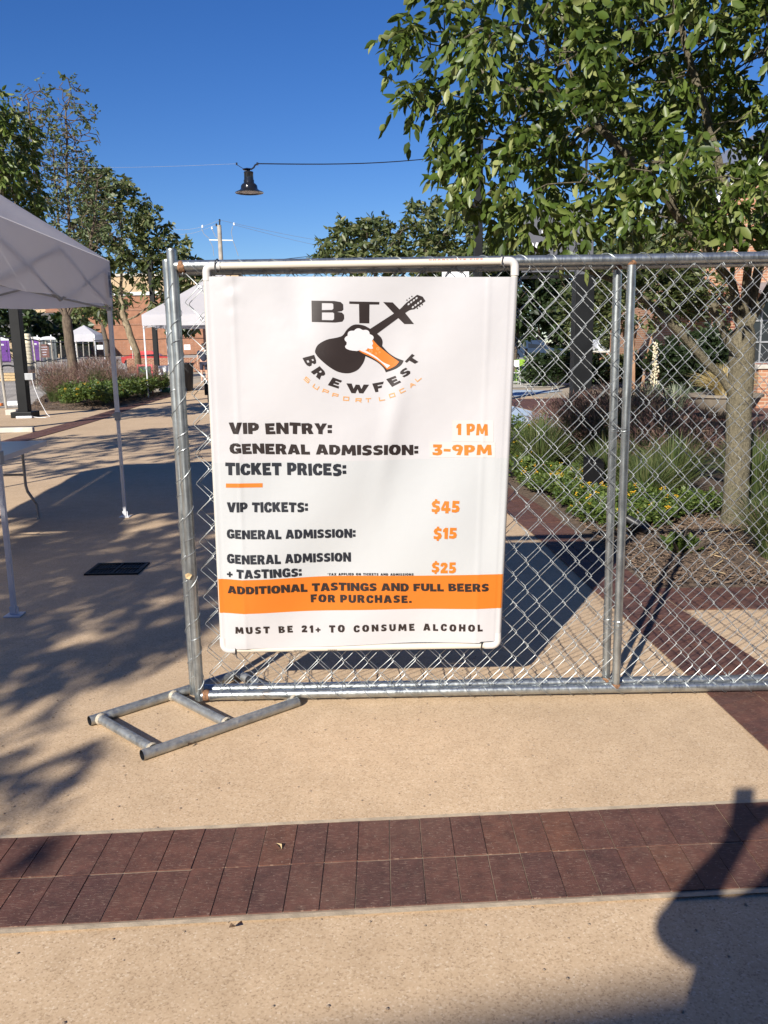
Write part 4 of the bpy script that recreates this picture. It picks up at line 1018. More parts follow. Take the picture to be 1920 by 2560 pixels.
M['leaf_shade'] = leafmat('deep shade leaves', [(.008, .016, .006), (.016, .03, .009), (.03, .05, .015)], .12, .5)

def in_blob(rs, blobs, n):
    out = []
    wts = np.array([b[3]*b[4]*b[5] for b in blobs]); wts = wts/wts.sum()
    for k in rs.choice(len(blobs), n, p=wts):
        b = blobs[k]; v = rs.normal(0, 1, 3); v /= np.linalg.norm(v); v *= rs.uniform(0, 1)**(1/2.4)
        out.append(np.array(b[:3])+v*np.array(b[3:6]))
    return np.array(out)
def tree(name, label, stem, blobs, nat, step, infl, kill, r_tip, r_base, leafm, barkm, per_tip, maxd, seed, leaf=dict(), group=None, tn=6, thin=1.0, limb=.62, fan=()):
    rs = np.random.RandomState(seed); b0 = np.array(stem[0], float)
    pts = [np.array(s, float)-b0*np.array([1, 1, 0]) for s in stem]
    # trunk nodes at every step
    tn_ = [pts[0]]
    for a, b in zip(pts[:-1], pts[1:]):
        k = max(1, int(np.linalg.norm(b-a)/step)); tn_ += [a+(b-a)*(i+1)/k + rs.normal(0, step*.03, 3) for i in range(k)]
    bl = [(b[0]-b0[0], b[1]-b0[1], *b[2:]) for b in blobs]
    attr = in_blob(rs, bl, nat)
    pr = list(range(-1, len(tn_)-1)); top = len(tn_)-1
    for pl in fan:                                                  # main limbs given by hand, rising from the trunk's top
        k0 = top; a = tn_[top]
        for b in pl:
            b = np.array(b, float)-b0*np.array([1, 1, 0]); k = max(1, int(np.linalg.norm(b-a)/step))
            for i in range(k): tn_.append(a+(b-a)*(i+1)/k+rs.normal(0, step*.05, 3)); pr.append(k0); k0 = len(tn_)-1
            a = b
    nodes, par = colonize(attr, tn_, step, infl, kill, seed=seed, par=pr)
    mb, depth, r = wood(nodes, par, r_tip, r_base, n=tn, nstem=top+1, limb=limb)
    t = thing(name, label, 'tree', (b0[0], b0[1], 0), 0, group)
    # root flare
    for i in range(len(mb.v)):
        v = mb.v[i]
        if v[2] < .35 and abs(v[0]-pts[0][0]) < r_base*1.6: 
            s = 1+.22*(1-v[2]/.35)**2*(1+.25*math.sin(5*math.atan2(v[1], v[0]+1e-6))); mb.v[i] = (pts[0][0]+(v[0]-pts[0][0])*s, pts[0][1]+(v[1]-pts[0][1])*s, v[2])
    mb.build('trunk', barkm, t, True)
    idx = np.where((depth <= maxd) & (r < r_base*.22))[0]
    idx = idx[rs.uniform(0, 1, len(idx)) < thin]
    tips = np.repeat(nodes[idx], per_tip, 0)+rs.normal(0, step*.22, (len(idx)*per_tip, 3))
    d = np.array([nodes[i]-nodes[par[i]] if par[i] >= 0 else [0, 0, 1] for i in idx]); d = np.repeat(norm(d), per_tip, 0)+rs.normal(0, .6, (len(idx)*per_tip, 3))
    V, Fq = compound(tips, d, seed+1, **leaf)
    npmesh('crown', V, Fq, leafm, t); return t
# ---- the big ash on the right, standing in the bed beyond the fence
TB = (2.938, 6.98, 0)
big = tree('ash_tree', 'large ash tree with grey trunk in the right mulch bed, crown filling upper right', [TB, (2.93, 6.98, .6), (2.918, 6.99, 1.25), (2.915, 7.0, 1.58)],
     [(1.10, 6.6, 3.55, .95, 1.0, .80), (1.55, 6.5, 2.75, .75, .95, .50), (2.3, 7.0, 4.3, 1.2, 1.2, 1.1), (3.4, 7.0, 3.3, 1.0, 1.0, .85), (3.3, 6.6, 2.55, .8, .8, .45), (2.4, 6.6, 2.65, .6, .8, .40), (3.7, 7.1, 4.5, 1.4, 1.1, .95), (.55, 6.7, 3.75, .50, .6, .42), (.88, 6.6, 3.0, .45, .7, .6), (.98, 6.4, 2.7, .40, .6, .40), (2.6, 7.9, 3.6, 1.0, .5, .8)],
     1800, .125, .75, .18, .0046, .100, 'leaf_ash', 'bark_ash', 5, 1, 5, dict(rach=.25, pairs=4, ln=.098, wd=.045, droop=1.1, jitter=.22, hang=1), tn=8, limb=.74,
     fan=[[(2.9, 6.95, 2.1), (2.6, 6.9, 2.9), (2.2, 6.8, 3.9)], [(3.05, 7.05, 2.2), (3.1, 7.1, 3.2), (3.0, 7.2, 4.6)], [(3.2, 7.05, 2.1), (3.6, 7.1, 2.9), (3.9, 7.2, 4.2)], [(2.8, 7.0, 2.0), (2.2, 6.8, 2.6), (1.4, 6.6, 3.3)]])
# two stubs and the long low limb that reaches left across the view
lb = MB(); o_ = Vector(TB)
def limb(pts, r0_, r1_):
    k = len(pts); lb.tube([Vector(p)-Vector((o_.x, o_.y, 0)) for p in pts], [r0_+(r1_-r0_)*i/(k-1) for i in range(k)], 9, 0, True)
limb([(2.94, 6.98, .99), AT(1800, 935, 6.95), AT(1765, 905, 6.9), AT(1700, 830, 6.85), AT(1640, 775, 6.8), AT(1590, 730, 6.75), AT(1530, 700, 6.75), AT(1450, 668, 6.8), AT(1385, 655, 6.8), AT(1330, 618, 6.8), AT(1290, 590, 6.8)], .038, .012)
limb([(2.97, 6.98, 1.32), AT(1822, 860, 6.9), AT(1800, 810, 6.85), AT(1778, 765, 6.8)], .032, .026)
limb([AT(1778, 768, 6.8), AT(1795, 758, 6.8), AT(1824, 742, 6.8)], .025, .022)
lb.build('low_limb', 'bark_ash', big, True)
# ---- trees out of frame whose leaf shadows fall on the paving at left
tree('shade_tree', 'ash tree behind the photographer at left, throwing leaf shade over the paving', [(-6.3, -1.9, 0), (-6.3, -1.9, 1.2), (-6.2, -1.9, 2.3)],
     [(-5.5, -1.6, 4.2, 1.5, 2.0, 1.2), (-6.4, -2.2, 5.0, 1.9, 2.2, 1.3), (-5.3, -3.0, 4.3, .8, .9, .8), (-4.27, -3.2, 3.5, .5, .95, .42)], 760, .17, .9, .23, .005, .11, 'leaf_ash', 'bark_ash', 4, 4, 9, dict(rach=.24, pairs=3, ln=.115, wd=.054, droop=1.0), 'shade trees along the plaza')
tree('shade_tree', 'ash tree left of the near tent, throwing leaf shade across the far paving', [(-8.6, 5.3, 0), (-8.6, 5.3, 1.4), (-8.5, 5.4, 2.4)],
     [(-8.3, 5.6, 4.9, 2.3, 2.6, 1.4), (-7.6, 7.6, 5.0, 1.5, 1.8, 1.2)], 620, .19, 1.0, .27, .005, .12, 'leaf_ash', 'bark_ash', 3, 3, 10, dict(rach=.24, pairs=3, ln=.12, wd=.055, droop=1.0), 'shade trees along the plaza')
# ---- left background
tree('ash_tree', 'dense dark green ash crown rising above the near tent at left edge', [(-7.9, 16.6, 0), (-7.9, 16.6, 1.5), (-7.8, 16.6, 2.6)],
     [(-7.6, 16.3, 5.2, 1.5, 1.5, 1.3), (-7.1, 16.2, 4.4, 1.0, 1.2, .9), (-7.9, 16.4, 3.6, 1.5, 1.3, 1.3), (-8.0, 16.5, 6.0, 1.2, 1.2, .8)], 1300, .2, 1.0, .23, .006, .12, 'leaf_ash', 'bark_ash', 4, 4, 21, dict(rach=.26, pairs=3, ln=.15, wd=.062, droop=1.2))
tree('ash_tree', 'tall thin tree with sparse leaves on upright twigs, trunk in the left grass bed', [(*G(188, 1003), 0), (-9.75, 27.3, 1.0), (-9.82, 27.3, 2.5)],
     [(-10.2, 27.3, 6.0, 1.75, 1.3, 2.7), (-9.4, 27.3, 7.8, 1.1, 1.0, 1.7), (-11.0, 27.3, 7.4, 1.0, .9, 1.4), (-8.6, 27.3, 5.6, .8, .8, 1.3), (-10.3, 27.3, 8.4, .9, .8, 1.0)], 2400, .24, 1.7, .20, .0125, .15, 'leaf_sparse', 'bark_mid', 2, 2, 22, dict(rach=.22, pairs=2, ln=.13, wd=.07, droop=.4), tn=5, thin=.55, limb=.66,
     fan=[[(-10.4, 27.3, 3.6), (-11.0, 27.3, 5.4), (-11.3, 27.3, 7.6)], [(-10.0, 27.2, 3.8), (-10.3, 27.2, 6.0), (-10.4, 27.3, 8.8)], [(-9.6, 27.4, 3.7), (-9.5, 27.4, 6.0), (-9.3, 27.3, 8.6)], [(-9.3, 27.3, 3.4), (-8.8, 27.3, 5.0), (-8.5, 27.3, 6.6)], [(-9.9, 27.5, 4.0), (-9.9, 27.6, 7.6)], [(-10.7, 27.2, 3.8), (-11.5, 27.2, 5.8)]])
tree('ash_tree', 'olive green tree right of the tall sparse tree, beyond the left grass bed', [(*G(352, 948), 0), (-12.5, 44.3, 1.4), (-13.1, 44.3, 3.4)],
     [(-13.1, 44.3, 7.2, 2.4, 2.0, 2.3), (-13.4, 44.3, 9.3, 1.5, 1.5, 1.3), (-11.6, 44.3, 5.8, 1.6, 1.6, 1.7), (-14.2, 44.3, 5.6, 1.5, 1.5, 1.6), (-10.6, 44.3, 5.0, 1.1, 1.2, 1.4), (-13.4, 44.3, 3.9, 2.0, 1.4, .9), (-10.9, 44.3, 3.9, 1.5, 1.4, .9), (-10.4, 44.3, 6.3, 1.2, 1.4, 1.4), (-9.6, 44.3, 4.8, 1.0, 1.3, 1.2)], 1000, .36, 1.8, .42, .010, .17, 'leaf_olive', 'bark_tan', 5, 3, 23, dict(rach=.36, pairs=2, ln=.30, wd=.15, droop=.7), tn=5)
tree('small_tree', 'small olive tree against the brown brick building', [(-27.2, 86, 0), (-27.2, 86, 2.2), (-27.4, 86, 3.4)],
     [(-29.0, 86, 5.2, 2.2, 2, .9), (-27, 86, 6.2, 2.4, 2, 1.4)], 260, .6, 2.8, .8, .02, .22, 'leaf_olive', 'bark_dark', 5, 3, 24, dict(rach=.5, pairs=2, ln=.42, wd=.24, droop=.5), tn=4)
for i, (x, y, z, rx, rz, lab) in enumerate(((-47, 104, 5.0, 6.0, 4.4, 'dark evergreen tree behind the purple toilets at left edge'), (-40.5, 110, 3.6, 4.2, 2.6, 'low dark evergreen in front of the grey flat canopy'))):
    tree('evergreen_tree', lab, [(x, y, 0), (x, y, z*.4)], [(x, y, z, rx, 4, rz)], 330, 1.0, 4, 1.2, .03, .3, 'leaf_dark', 'bark_dark', 7, 3, 30+i, dict(rach=.7, pairs=2, ln=.75, wd=.42, droop=.4), 'dark evergreens beyond the street', tn=4)
# ---- right background
tree('street_tree', 'rounded green tree behind the banner, its crown showing above the fence rail', [(-.2, 45, 0), (-.2, 45, 3)],
     [(.2, 45, 6.2, 3.4, 2.2, 1.9), (2.6, 44.5, 6.8, 2.4, 2, 2.0), (-1.6, 45, 6.4, 1.6, 1.8, 1.3), (4.6, 44, 6.0, 2.0, 2, 1.8)], 720, .42, 2, .54, .010, .19, 'leaf_olive', 'bark_dark', 6, 3, 41, dict(rach=.40, pairs=2, ln=.34, wd=.16, droop=.7), tn=4)
for i, (x, y, z, rx, rz, lab, lm) in enumerate((
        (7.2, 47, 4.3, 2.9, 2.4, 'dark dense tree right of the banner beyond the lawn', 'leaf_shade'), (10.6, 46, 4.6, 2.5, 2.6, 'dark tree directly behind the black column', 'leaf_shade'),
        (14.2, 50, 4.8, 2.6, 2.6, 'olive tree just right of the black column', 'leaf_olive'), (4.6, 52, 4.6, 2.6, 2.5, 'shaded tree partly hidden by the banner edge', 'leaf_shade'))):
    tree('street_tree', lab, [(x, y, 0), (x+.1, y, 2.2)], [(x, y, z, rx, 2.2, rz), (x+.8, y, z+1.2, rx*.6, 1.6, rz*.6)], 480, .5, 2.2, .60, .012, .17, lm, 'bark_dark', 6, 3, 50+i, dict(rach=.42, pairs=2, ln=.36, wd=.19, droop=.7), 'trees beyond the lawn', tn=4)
cm = [(*G(1593, 985), 0)]
x0, y0 = 7.6, 26.0
ct = thing('crape_myrtle', 'crape myrtle with several slim tan trunks beside the dead yucca stalk', 'tree', (x0, y0, 0))
sm = MB()
for k in range(5):
    a = k*1.25; sm.tube([(.12*math.cos(a)+k*.1-.2, .1*math.sin(a), 0), (.2*math.cos(a)+k*.14-.28, .15*math.sin(a), 1.0), (.5*math.cos(a)+k*.2-.4, .4*math.sin(a), 2.4)], [.055, .045, .03], 7)
M['bark_pink'] = bark('smooth tan bark', (.22, .12, .075), (.36, .22, .14), 5)
sm.build('stems', 'bark_pink', ct, True)
rs = np.random.RandomState(77); q = in_blob(rs, [(0, 0, 3.2, 1.9, 1.4, 1.2), (-1.3, 0, 2.6, 1.1, 1, .8), (1.5, .2, 2.9, 1.2, 1, .9), (.6, 0, 4.2, 1.2, 1, .8)], 1500)
V, Fq = compound(q, norm(q-np.array([0, 0, 2.4])), 78, rach=.26, pairs=2, ln=.19, wd=.10, droop=.4); npmesh('crown', V, Fq, 'leaf_olive', ct)
def bush(name, label, c, blobs, n, lm, seed, leaf, cat='bush', group=None):
    t = thing(name, label, cat, (c[0], c[1], 0), 0, group); rs = np.random.RandomState(seed)
    q = in_blob(rs, [(b[0]-c[0], b[1]-c[1], *b[2:]) for b in blobs], n); q = q[q[:, 2] > .02]
    V, Fq = compound(q, norm(q-np.array([0, 0, -.2])), seed, **leaf); npmesh('foliage', V, Fq, lm, t)
    sm = MB()
    for k in range(6): a = k*1.05; sm.tube([(0, 0, 0), (.25*math.cos(a), .25*math.sin(a), max(.15, blobs[0][2]*.8))], [.02, .008], 5)
    sm.build('stems', 'bark_dark', t); return t
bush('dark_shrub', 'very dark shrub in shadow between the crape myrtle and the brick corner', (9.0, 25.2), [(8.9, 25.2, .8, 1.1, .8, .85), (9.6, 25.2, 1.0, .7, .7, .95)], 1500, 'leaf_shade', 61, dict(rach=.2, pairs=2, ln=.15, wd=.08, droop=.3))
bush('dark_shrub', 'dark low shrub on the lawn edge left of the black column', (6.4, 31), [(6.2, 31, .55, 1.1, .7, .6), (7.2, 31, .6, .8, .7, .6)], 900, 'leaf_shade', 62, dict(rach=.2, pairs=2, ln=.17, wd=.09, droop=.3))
bush('dark_shrub', 'olive shrub on the lawn edge right of the black column', (8.8, 32.0), [(8.6, 32, .45, 1.0, .7, .5), (9.4, 32, .5, .7, .7, .5)], 800, 'leaf_olive', 63, dict(rach=.2, pairs=2, ln=.17, wd=.09, droop=.3))

# ---- ornamental grasses: one of each kind, then copies
M['blade'] = leafmat('grass blades', [(.040, .068, .022), (.070, .10, .032), (.11, .14, .052), (.20, .19, .085)], .25, .55, .3)
M['plume'] = leafmat('pink muhly plumes', [(.12, .065, .066), (.19, .10, .098), (.27, .155, .14), (.34, .25, .18)], .3, .8, .1)
M['tanblade'] = leafmat('straw blades', [(.42, .31, .13), (.55, .42, .20), (.68, .55, .30)], .3, .7, .2)
def blades(n, h, spread, wd, seed, curve=.5, lean0=.05):
    rs = np.random.RandomState(seed); a = rs.uniform(0, 2*math.pi, n); r_ = spread*.25*np.sqrt(rs.uniform(0, 1, n))
    L = h*rs.uniform(.55, 1.1, n); out = rs.uniform(lean0, 1, n)**1.3*spread; dr = np.stack([np.cos(a), np.sin(a), 0*a], 1)
    sd = np.stack([-np.sin(a), np.cos(a), 0*a], 1); sd = norm(sd+rs.normal(0, .5, (n, 3))); b = np.stack([r_*np.cos(a), r_*np.sin(a), 0*a], 1)
    rows = []
    for t, wf in ((0, 1), (.4, .9), (.75, .6), (1, .08)):
        p = b+dr*(out*(t**1.7))[:, None]+np.array([0, 0, 1.])*(L*(t-curve*.45*t**2.5*(out/spread)))[:, None]
        rows += [p-sd*wd*wf/2, p+sd*wd*wf/2]
    V = np.stack(rows, 1).reshape(-1, 3); o = np.arange(n)[:, None]*8
    Fq = np.concatenate([o+np.array([[2*k, 2*k+1, 2*k+3, 2*k+2]]) for k in range(3)], 0); return V, Fq
def plumes(n, h, spread, seed, zlo=.55):
    rs = np.random.RandomState(seed); a = rs.uniform(0, 2*math.pi, n); rr = spread*np.sqrt(rs.uniform(0, 1, n)); z = h*(zlo+(1-zlo)*rs.uniform(0, 1, n)*(1-.35*(rr/spread)**2))
    p = np.stack([rr*np.cos(a), rr*np.sin(a), z], 1); ax = norm(np.stack([np.cos(a)*.5, np.sin(a)*.5, np.ones(n)], 1)+rs.normal(0, .5, (n, 3)))
    sd = norm(np.cross(ax, rs.normal(0, 1, (n, 3)))); return leaflets(p, ax, sd, rs.uniform(.06, .16, n), rs.uniform(.004, .009, n))
def grass(kind, label, group, seed):
    t = thing(kind, label, 'grass clump', (0, 0, 0), 0, group); t['kind'] = 'thing'
    if kind == 'muhly_grass':
        V, Fq = blades(760, .80, .52, .0070, seed); npmesh('blades', V, Fq, 'blade', t)
        V, Fq = plumes(1700, .98, .56, seed+1, .42); npmesh('plumes', V, Fq, 'plume', t)
    else:
        V, Fq = blades(900, .80, .46, .0075, seed, .6); npmesh('blades', V, Fq, 'blade', t)
    return t
gm = grass('muhly_grass', 'x', 'pink muhly grasses in the beds', 5); gg = grass('fountain_grass', 'x', 'green grasses in the right bed', 8)
muhly = [(2.25, 10.3), (2.75, 10.0), (3.35, 9.8), (2.45, 11.1), (3.1, 11.0), (3.9, 10.6), (2.9, 12.0), (3.8, 11.8), (4.5, 9.8), (5.2, 10.2), (3.0, 8.95), (3.75, 8.75), (4.45, 8.6), (5.2, 9.0)]
used = False
for k, (x, y) in enumerate(muhly):
    lab = 'pink plumed muhly grass clump in the right bed behind the fence' 
    o = gm if k == 0 else dup(gm, (0, 0, 0)); o.location = (x, y, .04); o.rotation_euler.z = k*1.7; sc_ = .85+.3*((k*37) % 10)/10; sc_ *= .62 if x > 3.3 and y < 10.5 else (.72 if x > 3.3 else .95); o.scale = (sc_*1.1, sc_*1.1, .95*sc_); o['label'] = lab
lefts = [(-9.2, 25.0), (-8.7, 26.2), (-9.9, 26.0), (-8.3, 27.6), (-9.2, 28.4), (-10.4, 28.2), (-8.2, 29.6), (-9.6, 30.2)]
for k, (x, y) in enumerate(lefts):
    o = dup(gm, (x, y, .04), k*2.1, 'pink plumed muhly grass clump in the left bed by the sparse tree', (1.2, 1.2, .82+.09*((k*5) % 7))); o['group'] = 'pink muhly grasses in the left bed'
gm['group'] = 'pink muhly grasses in the right bed'
for o in bpy.data.objects:
    if o.name.startswith('muhly_grass') and o.parent is None and o['group'] == 'pink muhly grasses in the beds': o['group'] = 'pink muhly grasses in the right bed'
greens = [(2.42, 7.75), (2.25, 8.45), (2.78, 8.1), (3.45, 7.75), (3.9, 7.3), (4.3, 7.9), (2.75, 5.75), (3.2, 6.05), (3.65, 6.5), (4.4, 6.6), (2.7, 9.2), (3.6, 8.3), (4.0, 5.7), (1.8, 9.7)]
for k, (x, y) in enumerate(greens):
    o = gg if k == 0 else dup(gg, (0, 0, 0)); o.location = (x, y, .04); o.rotation_euler.z = k*2.3; sc_ = .8+.3*((k*53) % 10)/10; o.scale = (sc_, sc_, sc_*(.85 if y > 7 else .7)); o['label'] = 'green arching grass clump without plumes near the ash trunk'
# ---- lantana ground cover with orange-yellow flowers
M['lantana'] = leafmat('lantana leaves', [(.030, .056, .010), (.055, .09, .016), (.085, .125, .022), (.125, .16, .035)], .2, .5)
M['bloom'] = leafmat('lantana blooms', [(.62, .30, .01), (.70, .42, .02), (.75, .52, .05)], .2, .6)
def cover(name, poly, n, hmin, hmax, seed, ln=.05, nb=90, bl=.011):
    rs = np.random.RandomState(seed); xs_ = [p[0] for p in poly]; ys_ = [p[1] for p in poly]; q = []
    while len(q) < n:
        x, y = rs.uniform(min(xs_), max(xs_)), rs.uniform(min(ys_), max(ys_))
        if inside(x, y, poly):
            top = hmin+(hmax-hmin)*(.5+.5*math.sin(x*5.1+seed)*math.cos(y*4.3)); q.append((x, y, .02+top*rs.uniform(.25, 1)**.6))
    q = np.array(q); d = rs.normal(0, 1, (n, 3)); d[:, 2] = abs(d[:, 2])*.8
    V, Fq = compound(q, norm(d), seed, rach=ln*2, pairs=2, ln=ln, wd=ln*.55, droop=.2); tag(npmesh(name, V, Fq, 'lantana'), kind='stuff')
    k = rs.choice(n, nb); p = []; f_ = []; mb = MB()
    for i in k:
        for j in range(7):
            c = q[i]+rs.normal(0, bl*.9, 3)+np.array([0, 0, .06]); mb.lathe([(0, bl*.6), (bl*.8, 0), (0, -bl*.4)], tuple(c), 5)
    tag(mb.build('lantana_flowers', 'bloom'), kind='stuff')
cover('lantana_cover', [(1.32, 9.7), (1.56, 8.3), (1.66, 7.0), (1.78, 6.62), (2.3, 6.75), (2.55, 7.2), (2.3, 8.0), (2.0, 9.2), (1.75, 10.1)], 4600, .12, .26, 3, .034, 110, .010)
cover('lantana_cover', [(1.15, 11.8), (1.25, 10.2), (1.6, 9.8), (2.0, 10.2), (1.9, 11.6)], 2000, .35, .62, 4, .040, 40)
cover('lantana_cover', [(1.95, 7.3), (3.0, 7.0), (3.0, 7.6), (2.2, 7.9)], 900, .08, .2, 6, .034, 8)
cover('lantana_cover', [(-8.4, 22.8), (-7.35, 22.7), (-7.42, 27), (-7.55, 31), (-8.3, 31), (-8.6, 26), (-9.0, 24)], 4200, .35, .62, 5, .075, 150, .020)
bush('small_weed', 'small bright green weed on bare mulch in front of the ash trunk', (2.16, 6.05), [(2.16, 6.05, .05, .13, .11, .07)], 110, 'lantana', 66, dict(rach=.05, pairs=2, ln=.045, wd=.022, droop=.2), 'weed')
# ---- dead yucca stalk and two yuccas
yc = thing('yucca_stalk', 'dead cream yucca flower stalk standing among the far plants', 'plant', (*G(1633, 990), 0)); mb = MB(); yh = 1.45
mb.tube([(0, 0, 0), (.02, 0, .7), (-.01, 0, yh)], [.02, .016, .006], 6)
rr = random.Random(4)
M['cream'] = mat('dry cream pods', (.62, .55, .38), .8, 0, .15, 20)
for k in range(90):
    z = .3+(yh-.3)*rr.random(); a = rr.uniform(0, 6.28); r_ = .22*(1-(z/yh)*.75)*rr.uniform(.4, 1); mb.tube([(0, 0, z), (r_*math.cos(a), r_*math.sin(a), z+.04)], .006, 4); mb.lathe([(0, .035), (.028, 0), (0, -.035)], (r_*math.cos(a), r_*math.sin(a), z+.04), 5)
mb.build('stalk', 'cream', yc)
M['yucca'] = leafmat('grey green sword leaves', [(.09, .12, .08), (.15, .18, .12), (.22, .24, .16)], .1, .5)
for k, (px, py, lab) in enumerate(((1625, 1020, 'grey green yucca rosette at the foot of the dead stalk'), (1690, 1028, 'grey green yucca rosette left of the big clay bowl'))):
    yu = thing('yucca_plant', lab, 'plant', (*G(px, py), 0)); V, Fq = blades(150, .62, .62, .035, 70+k, .25, .1); npmesh('leaves', V, Fq, 'yucca', yu)

# ------------------------------------------------------------------ buildings, vehicles and everything else in the distance
M['brick_warm'] = brickwall('warm red brick', (.36, .16, .085), (.44, .21, .12), (.48, .38, .28), .24, .08)
M['brick_dark'] = brickwall('dark red brick', (.17, .055, .035), (.24, .08, .05), (.52, .38, .24), .24, .085)
M['brick_far'] = brickwall('brown brick', (.27, .125, .07), (.31, .145, .082), (.32, .17, .11), .8, .4)
M['stucco'] = mat('tan stucco', (.42, .31, .19), .9, 0, .08, .3)
M['metalroof'] = mat('grey metal roof', (.30, .31, .33), .4, .4, .1, 2)
M['canopyg'] = mat('dark grey canopy', (.075, .072, .07), .8, 0, .2, .4)
M['glass'] = mat('dark window glass', (.02, .025, .03), .08, 0, .2, 1)
# brick house on the right
yb = 27.0
bh = thing('brick_building', 'red brick gabled building behind the large ash tree at right', 'building', (9.5, yb, 0))
w = MB(); pr = [(0, 0), (5.2, 0), (5.2, 8.6), (4.1, 8.6), (.30, 5.25), (0, 5.0)]
o = len(w.v); n = len(pr)
w.v += [(x, 0, z) for x, z in pr]+[(x, 9, z) for x, z in pr]
w.f += [tuple(range(n)), tuple(reversed(range(n, 2*n)))]+[(i, i+n, (i+1) % n+n, (i+1) % n) for i in range(n)]; w.mi += [0]*(n+2)
w.build('wall', 'brick_warm', bh)
c = MB()
a_, b_ = Vector((.30, 0, 5.25)), Vector((4.1, 0, 8.6)); d_ = (b_-a_).normalized(); up_ = Vector((-d_.z, 0, d_.x))
for i in range(30):                                                  # stepped brick corbels under the rake
    p = a_+d_*(.08+i*.17); c.box((p.x+up_.x*-.12, -.05, p.z-.14), (.10, .10, .22), 0, 0, 0, -math.atan2(d_.z, d_.x))
c.build('corbel', 'brick_dark', bh)
rk = MB(); m_ = (a_+b_)/2; rk.box((m_.x-.03, 4.3, m_.z+.08), ((b_-a_).length+.3, 9.3, .10), 0, 0, 0, -math.atan2(d_.z, d_.x)); rf = rk.build('roof', 'metalroof', bh)
rk = MB(); rk.box((m_.x-.05, -.38, m_.z+.08), ((b_-a_).length+.3, .05, .16), 0, 0, 0, -math.atan2(d_.z, d_.x)); rk.build('fascia', 'white', rf)
q = MB(); q.box((1.28, -.07, 1.62), (.62, .14, 3.24)); q.build('quoin_column', 'brick_dark', bh)
p = MB(); p.box((3.6, -.01, 1.75), (3.6, .06, 1.9)); wn = p.build('window', 'glass', bh)
p = MB()
for i in range(9): p.box((1.84+i*.44, -.055, 1.75), (.045, .05, 1.9))
for z in (.82, 1.45, 2.1, 2.68): p.box((3.6, -.06, z), (3.62, .05, .05))
p.build('frame', 'grey', wn)
p = MB(); p.box((3.7, -.65, 3.02), (3.9, 1.5, .06), 0, 0, .30); p.build('awning', 'metalroof', bh)
p = MB(); p.box((3.7, -.10, .40), (3.6, .2, .8)); p.build('plinth', 'brick_dark', bh)
lw = thing('brick_planter_wall', 'low brick wall with stone cap beside the clay bowl at right edge', 'wall', (9.4, 19.5, 0))
p = MB(); p.box((0, 0, .44), (1.9, .4, .88)); p.build('wall', 'brick_warm', lw); p = MB(); p.box((0, 0, .93), (2.0, .5, .09)); p.build('cap', 'concrete', lw, False, .01)
gl_ = thing('brick_garden_wall', 'low brick wall with pale cap under the far trees, left of the brick building', 'wall', (13.2, 44, 0))
p = MB(); p.box((0, 0, .5), (7.5, .35, 1.0)); p.build('wall', 'brick_dark', gl_); p = MB(); p.box((0, 0, 1.04), (7.6, .45, .08)); p.build('cap', 'concrete', gl_)
# clay bowl with straw coloured grass
bo = thing('planter_bowl', 'large grey brown clay bowl planter behind the ash trunk', 'planter', (6.82, 17.0, 0.012))
M['clay'] = mat('grey brown clay', (.22, .185, .14), .75, 0, .15, 5, bmp=.15, bs=30)
MB().lathe([(0, .0), (.28, 0), (.40, .08), (.55, .22), (.63, .36), (.655, .41), (.70, .43), (.705, .48), (.66, .485), (.62, .43), (0, .42)], (0, 0, 0), 36).build('bowl', 'clay', bo, True)
sg = thing('straw_grass', 'straw coloured dry grass tuft growing in the clay bowl', 'plant', (6.82, 17.0, .43)); sg['kind'] = 'thing'
V, Fq = blades(1700, .66, .66, .010, 91, .85, .12); npmesh('blades', V, Fq, 'tanblade', sg)

# the building behind the photographer that shades the bottom of the view
bk = thing('plaza_building', 'brick building behind the photographer, throwing the soft shade at the bottom', 'building', (-4.78, -8.43, 0), math.atan(.2))
p = MB(); p.box((4, -5, 2.9), (30, 10, 5.8)); p.build('wall', 'brick_warm', bk); p = MB(); p.box((4, -5, 5.93), (30.3, 10.0, .14)); p.build('parapet', 'concrete', bk)
for i in range(7):
    p = MB(); p.box((-8+i*4, .02, 1.6), (2.4, .06, 2.2)); w_ = p.build('window', 'glass', bk)
    p = MB(); p.box((-8+i*4, .05, 2.72), (2.6, .08, .1)); p.box((-8+i*4, .05, 1.6), (.06, .08, 2.2)); p.build('frame', 'white', w_)

# left: brown brick store, tan block, flat grey canopy
bb = thing('brick_store', 'long brown brick building behind the far white tent', 'building', (-42, 150, .5))
p = MB(); p.box((0, 0, 4.9), (25.5, 14, 9.8)); p.build('wall', 'brick_far', bb); p = MB(); p.box((2.5, -7.1, 9.95), (20, .5, .5)); p.build('parapet', 'white', bb)
p = MB()
for z in (5.1, 7.4): p.box((0, -7.05, z), (25.5, .1, .25))
p.build('band', 'brick_dark', bb)
tn2 = thing('tan_building', 'tan rendered block rising behind the brown brick building', 'building', (-46, 172, .5))
p = MB(); p.box((0, 0, 7.2), (40, 20, 14.4)); p.build('wall', 'stucco', tn2); p = MB(); p.box((0, -10.05, 14.5), (40.4, .4, .5)); p.build('parapet', 'concrete', tn2)
gc_ = thing('grey_canopy', 'flat dark grey drive-through canopy behind the portable toilets', 'canopy', (-52.2, 134, .5))
p = MB(); p.box((0, 0, 4.9), (8.6, 8, 3.4)); p.build('roof', 'canopyg', gc_)
for x in (-3.6, 0, 3.6): p = MB(); p.box((x, -2.5, 1.6), (.6, .6, 3.2)); p.build('column', 'stucco', gc_)
p = MB(); p.box((0, 3.5, 1.6), (8.6, .3, 3.2)); p.build('back_wall', 'dark', gc_)

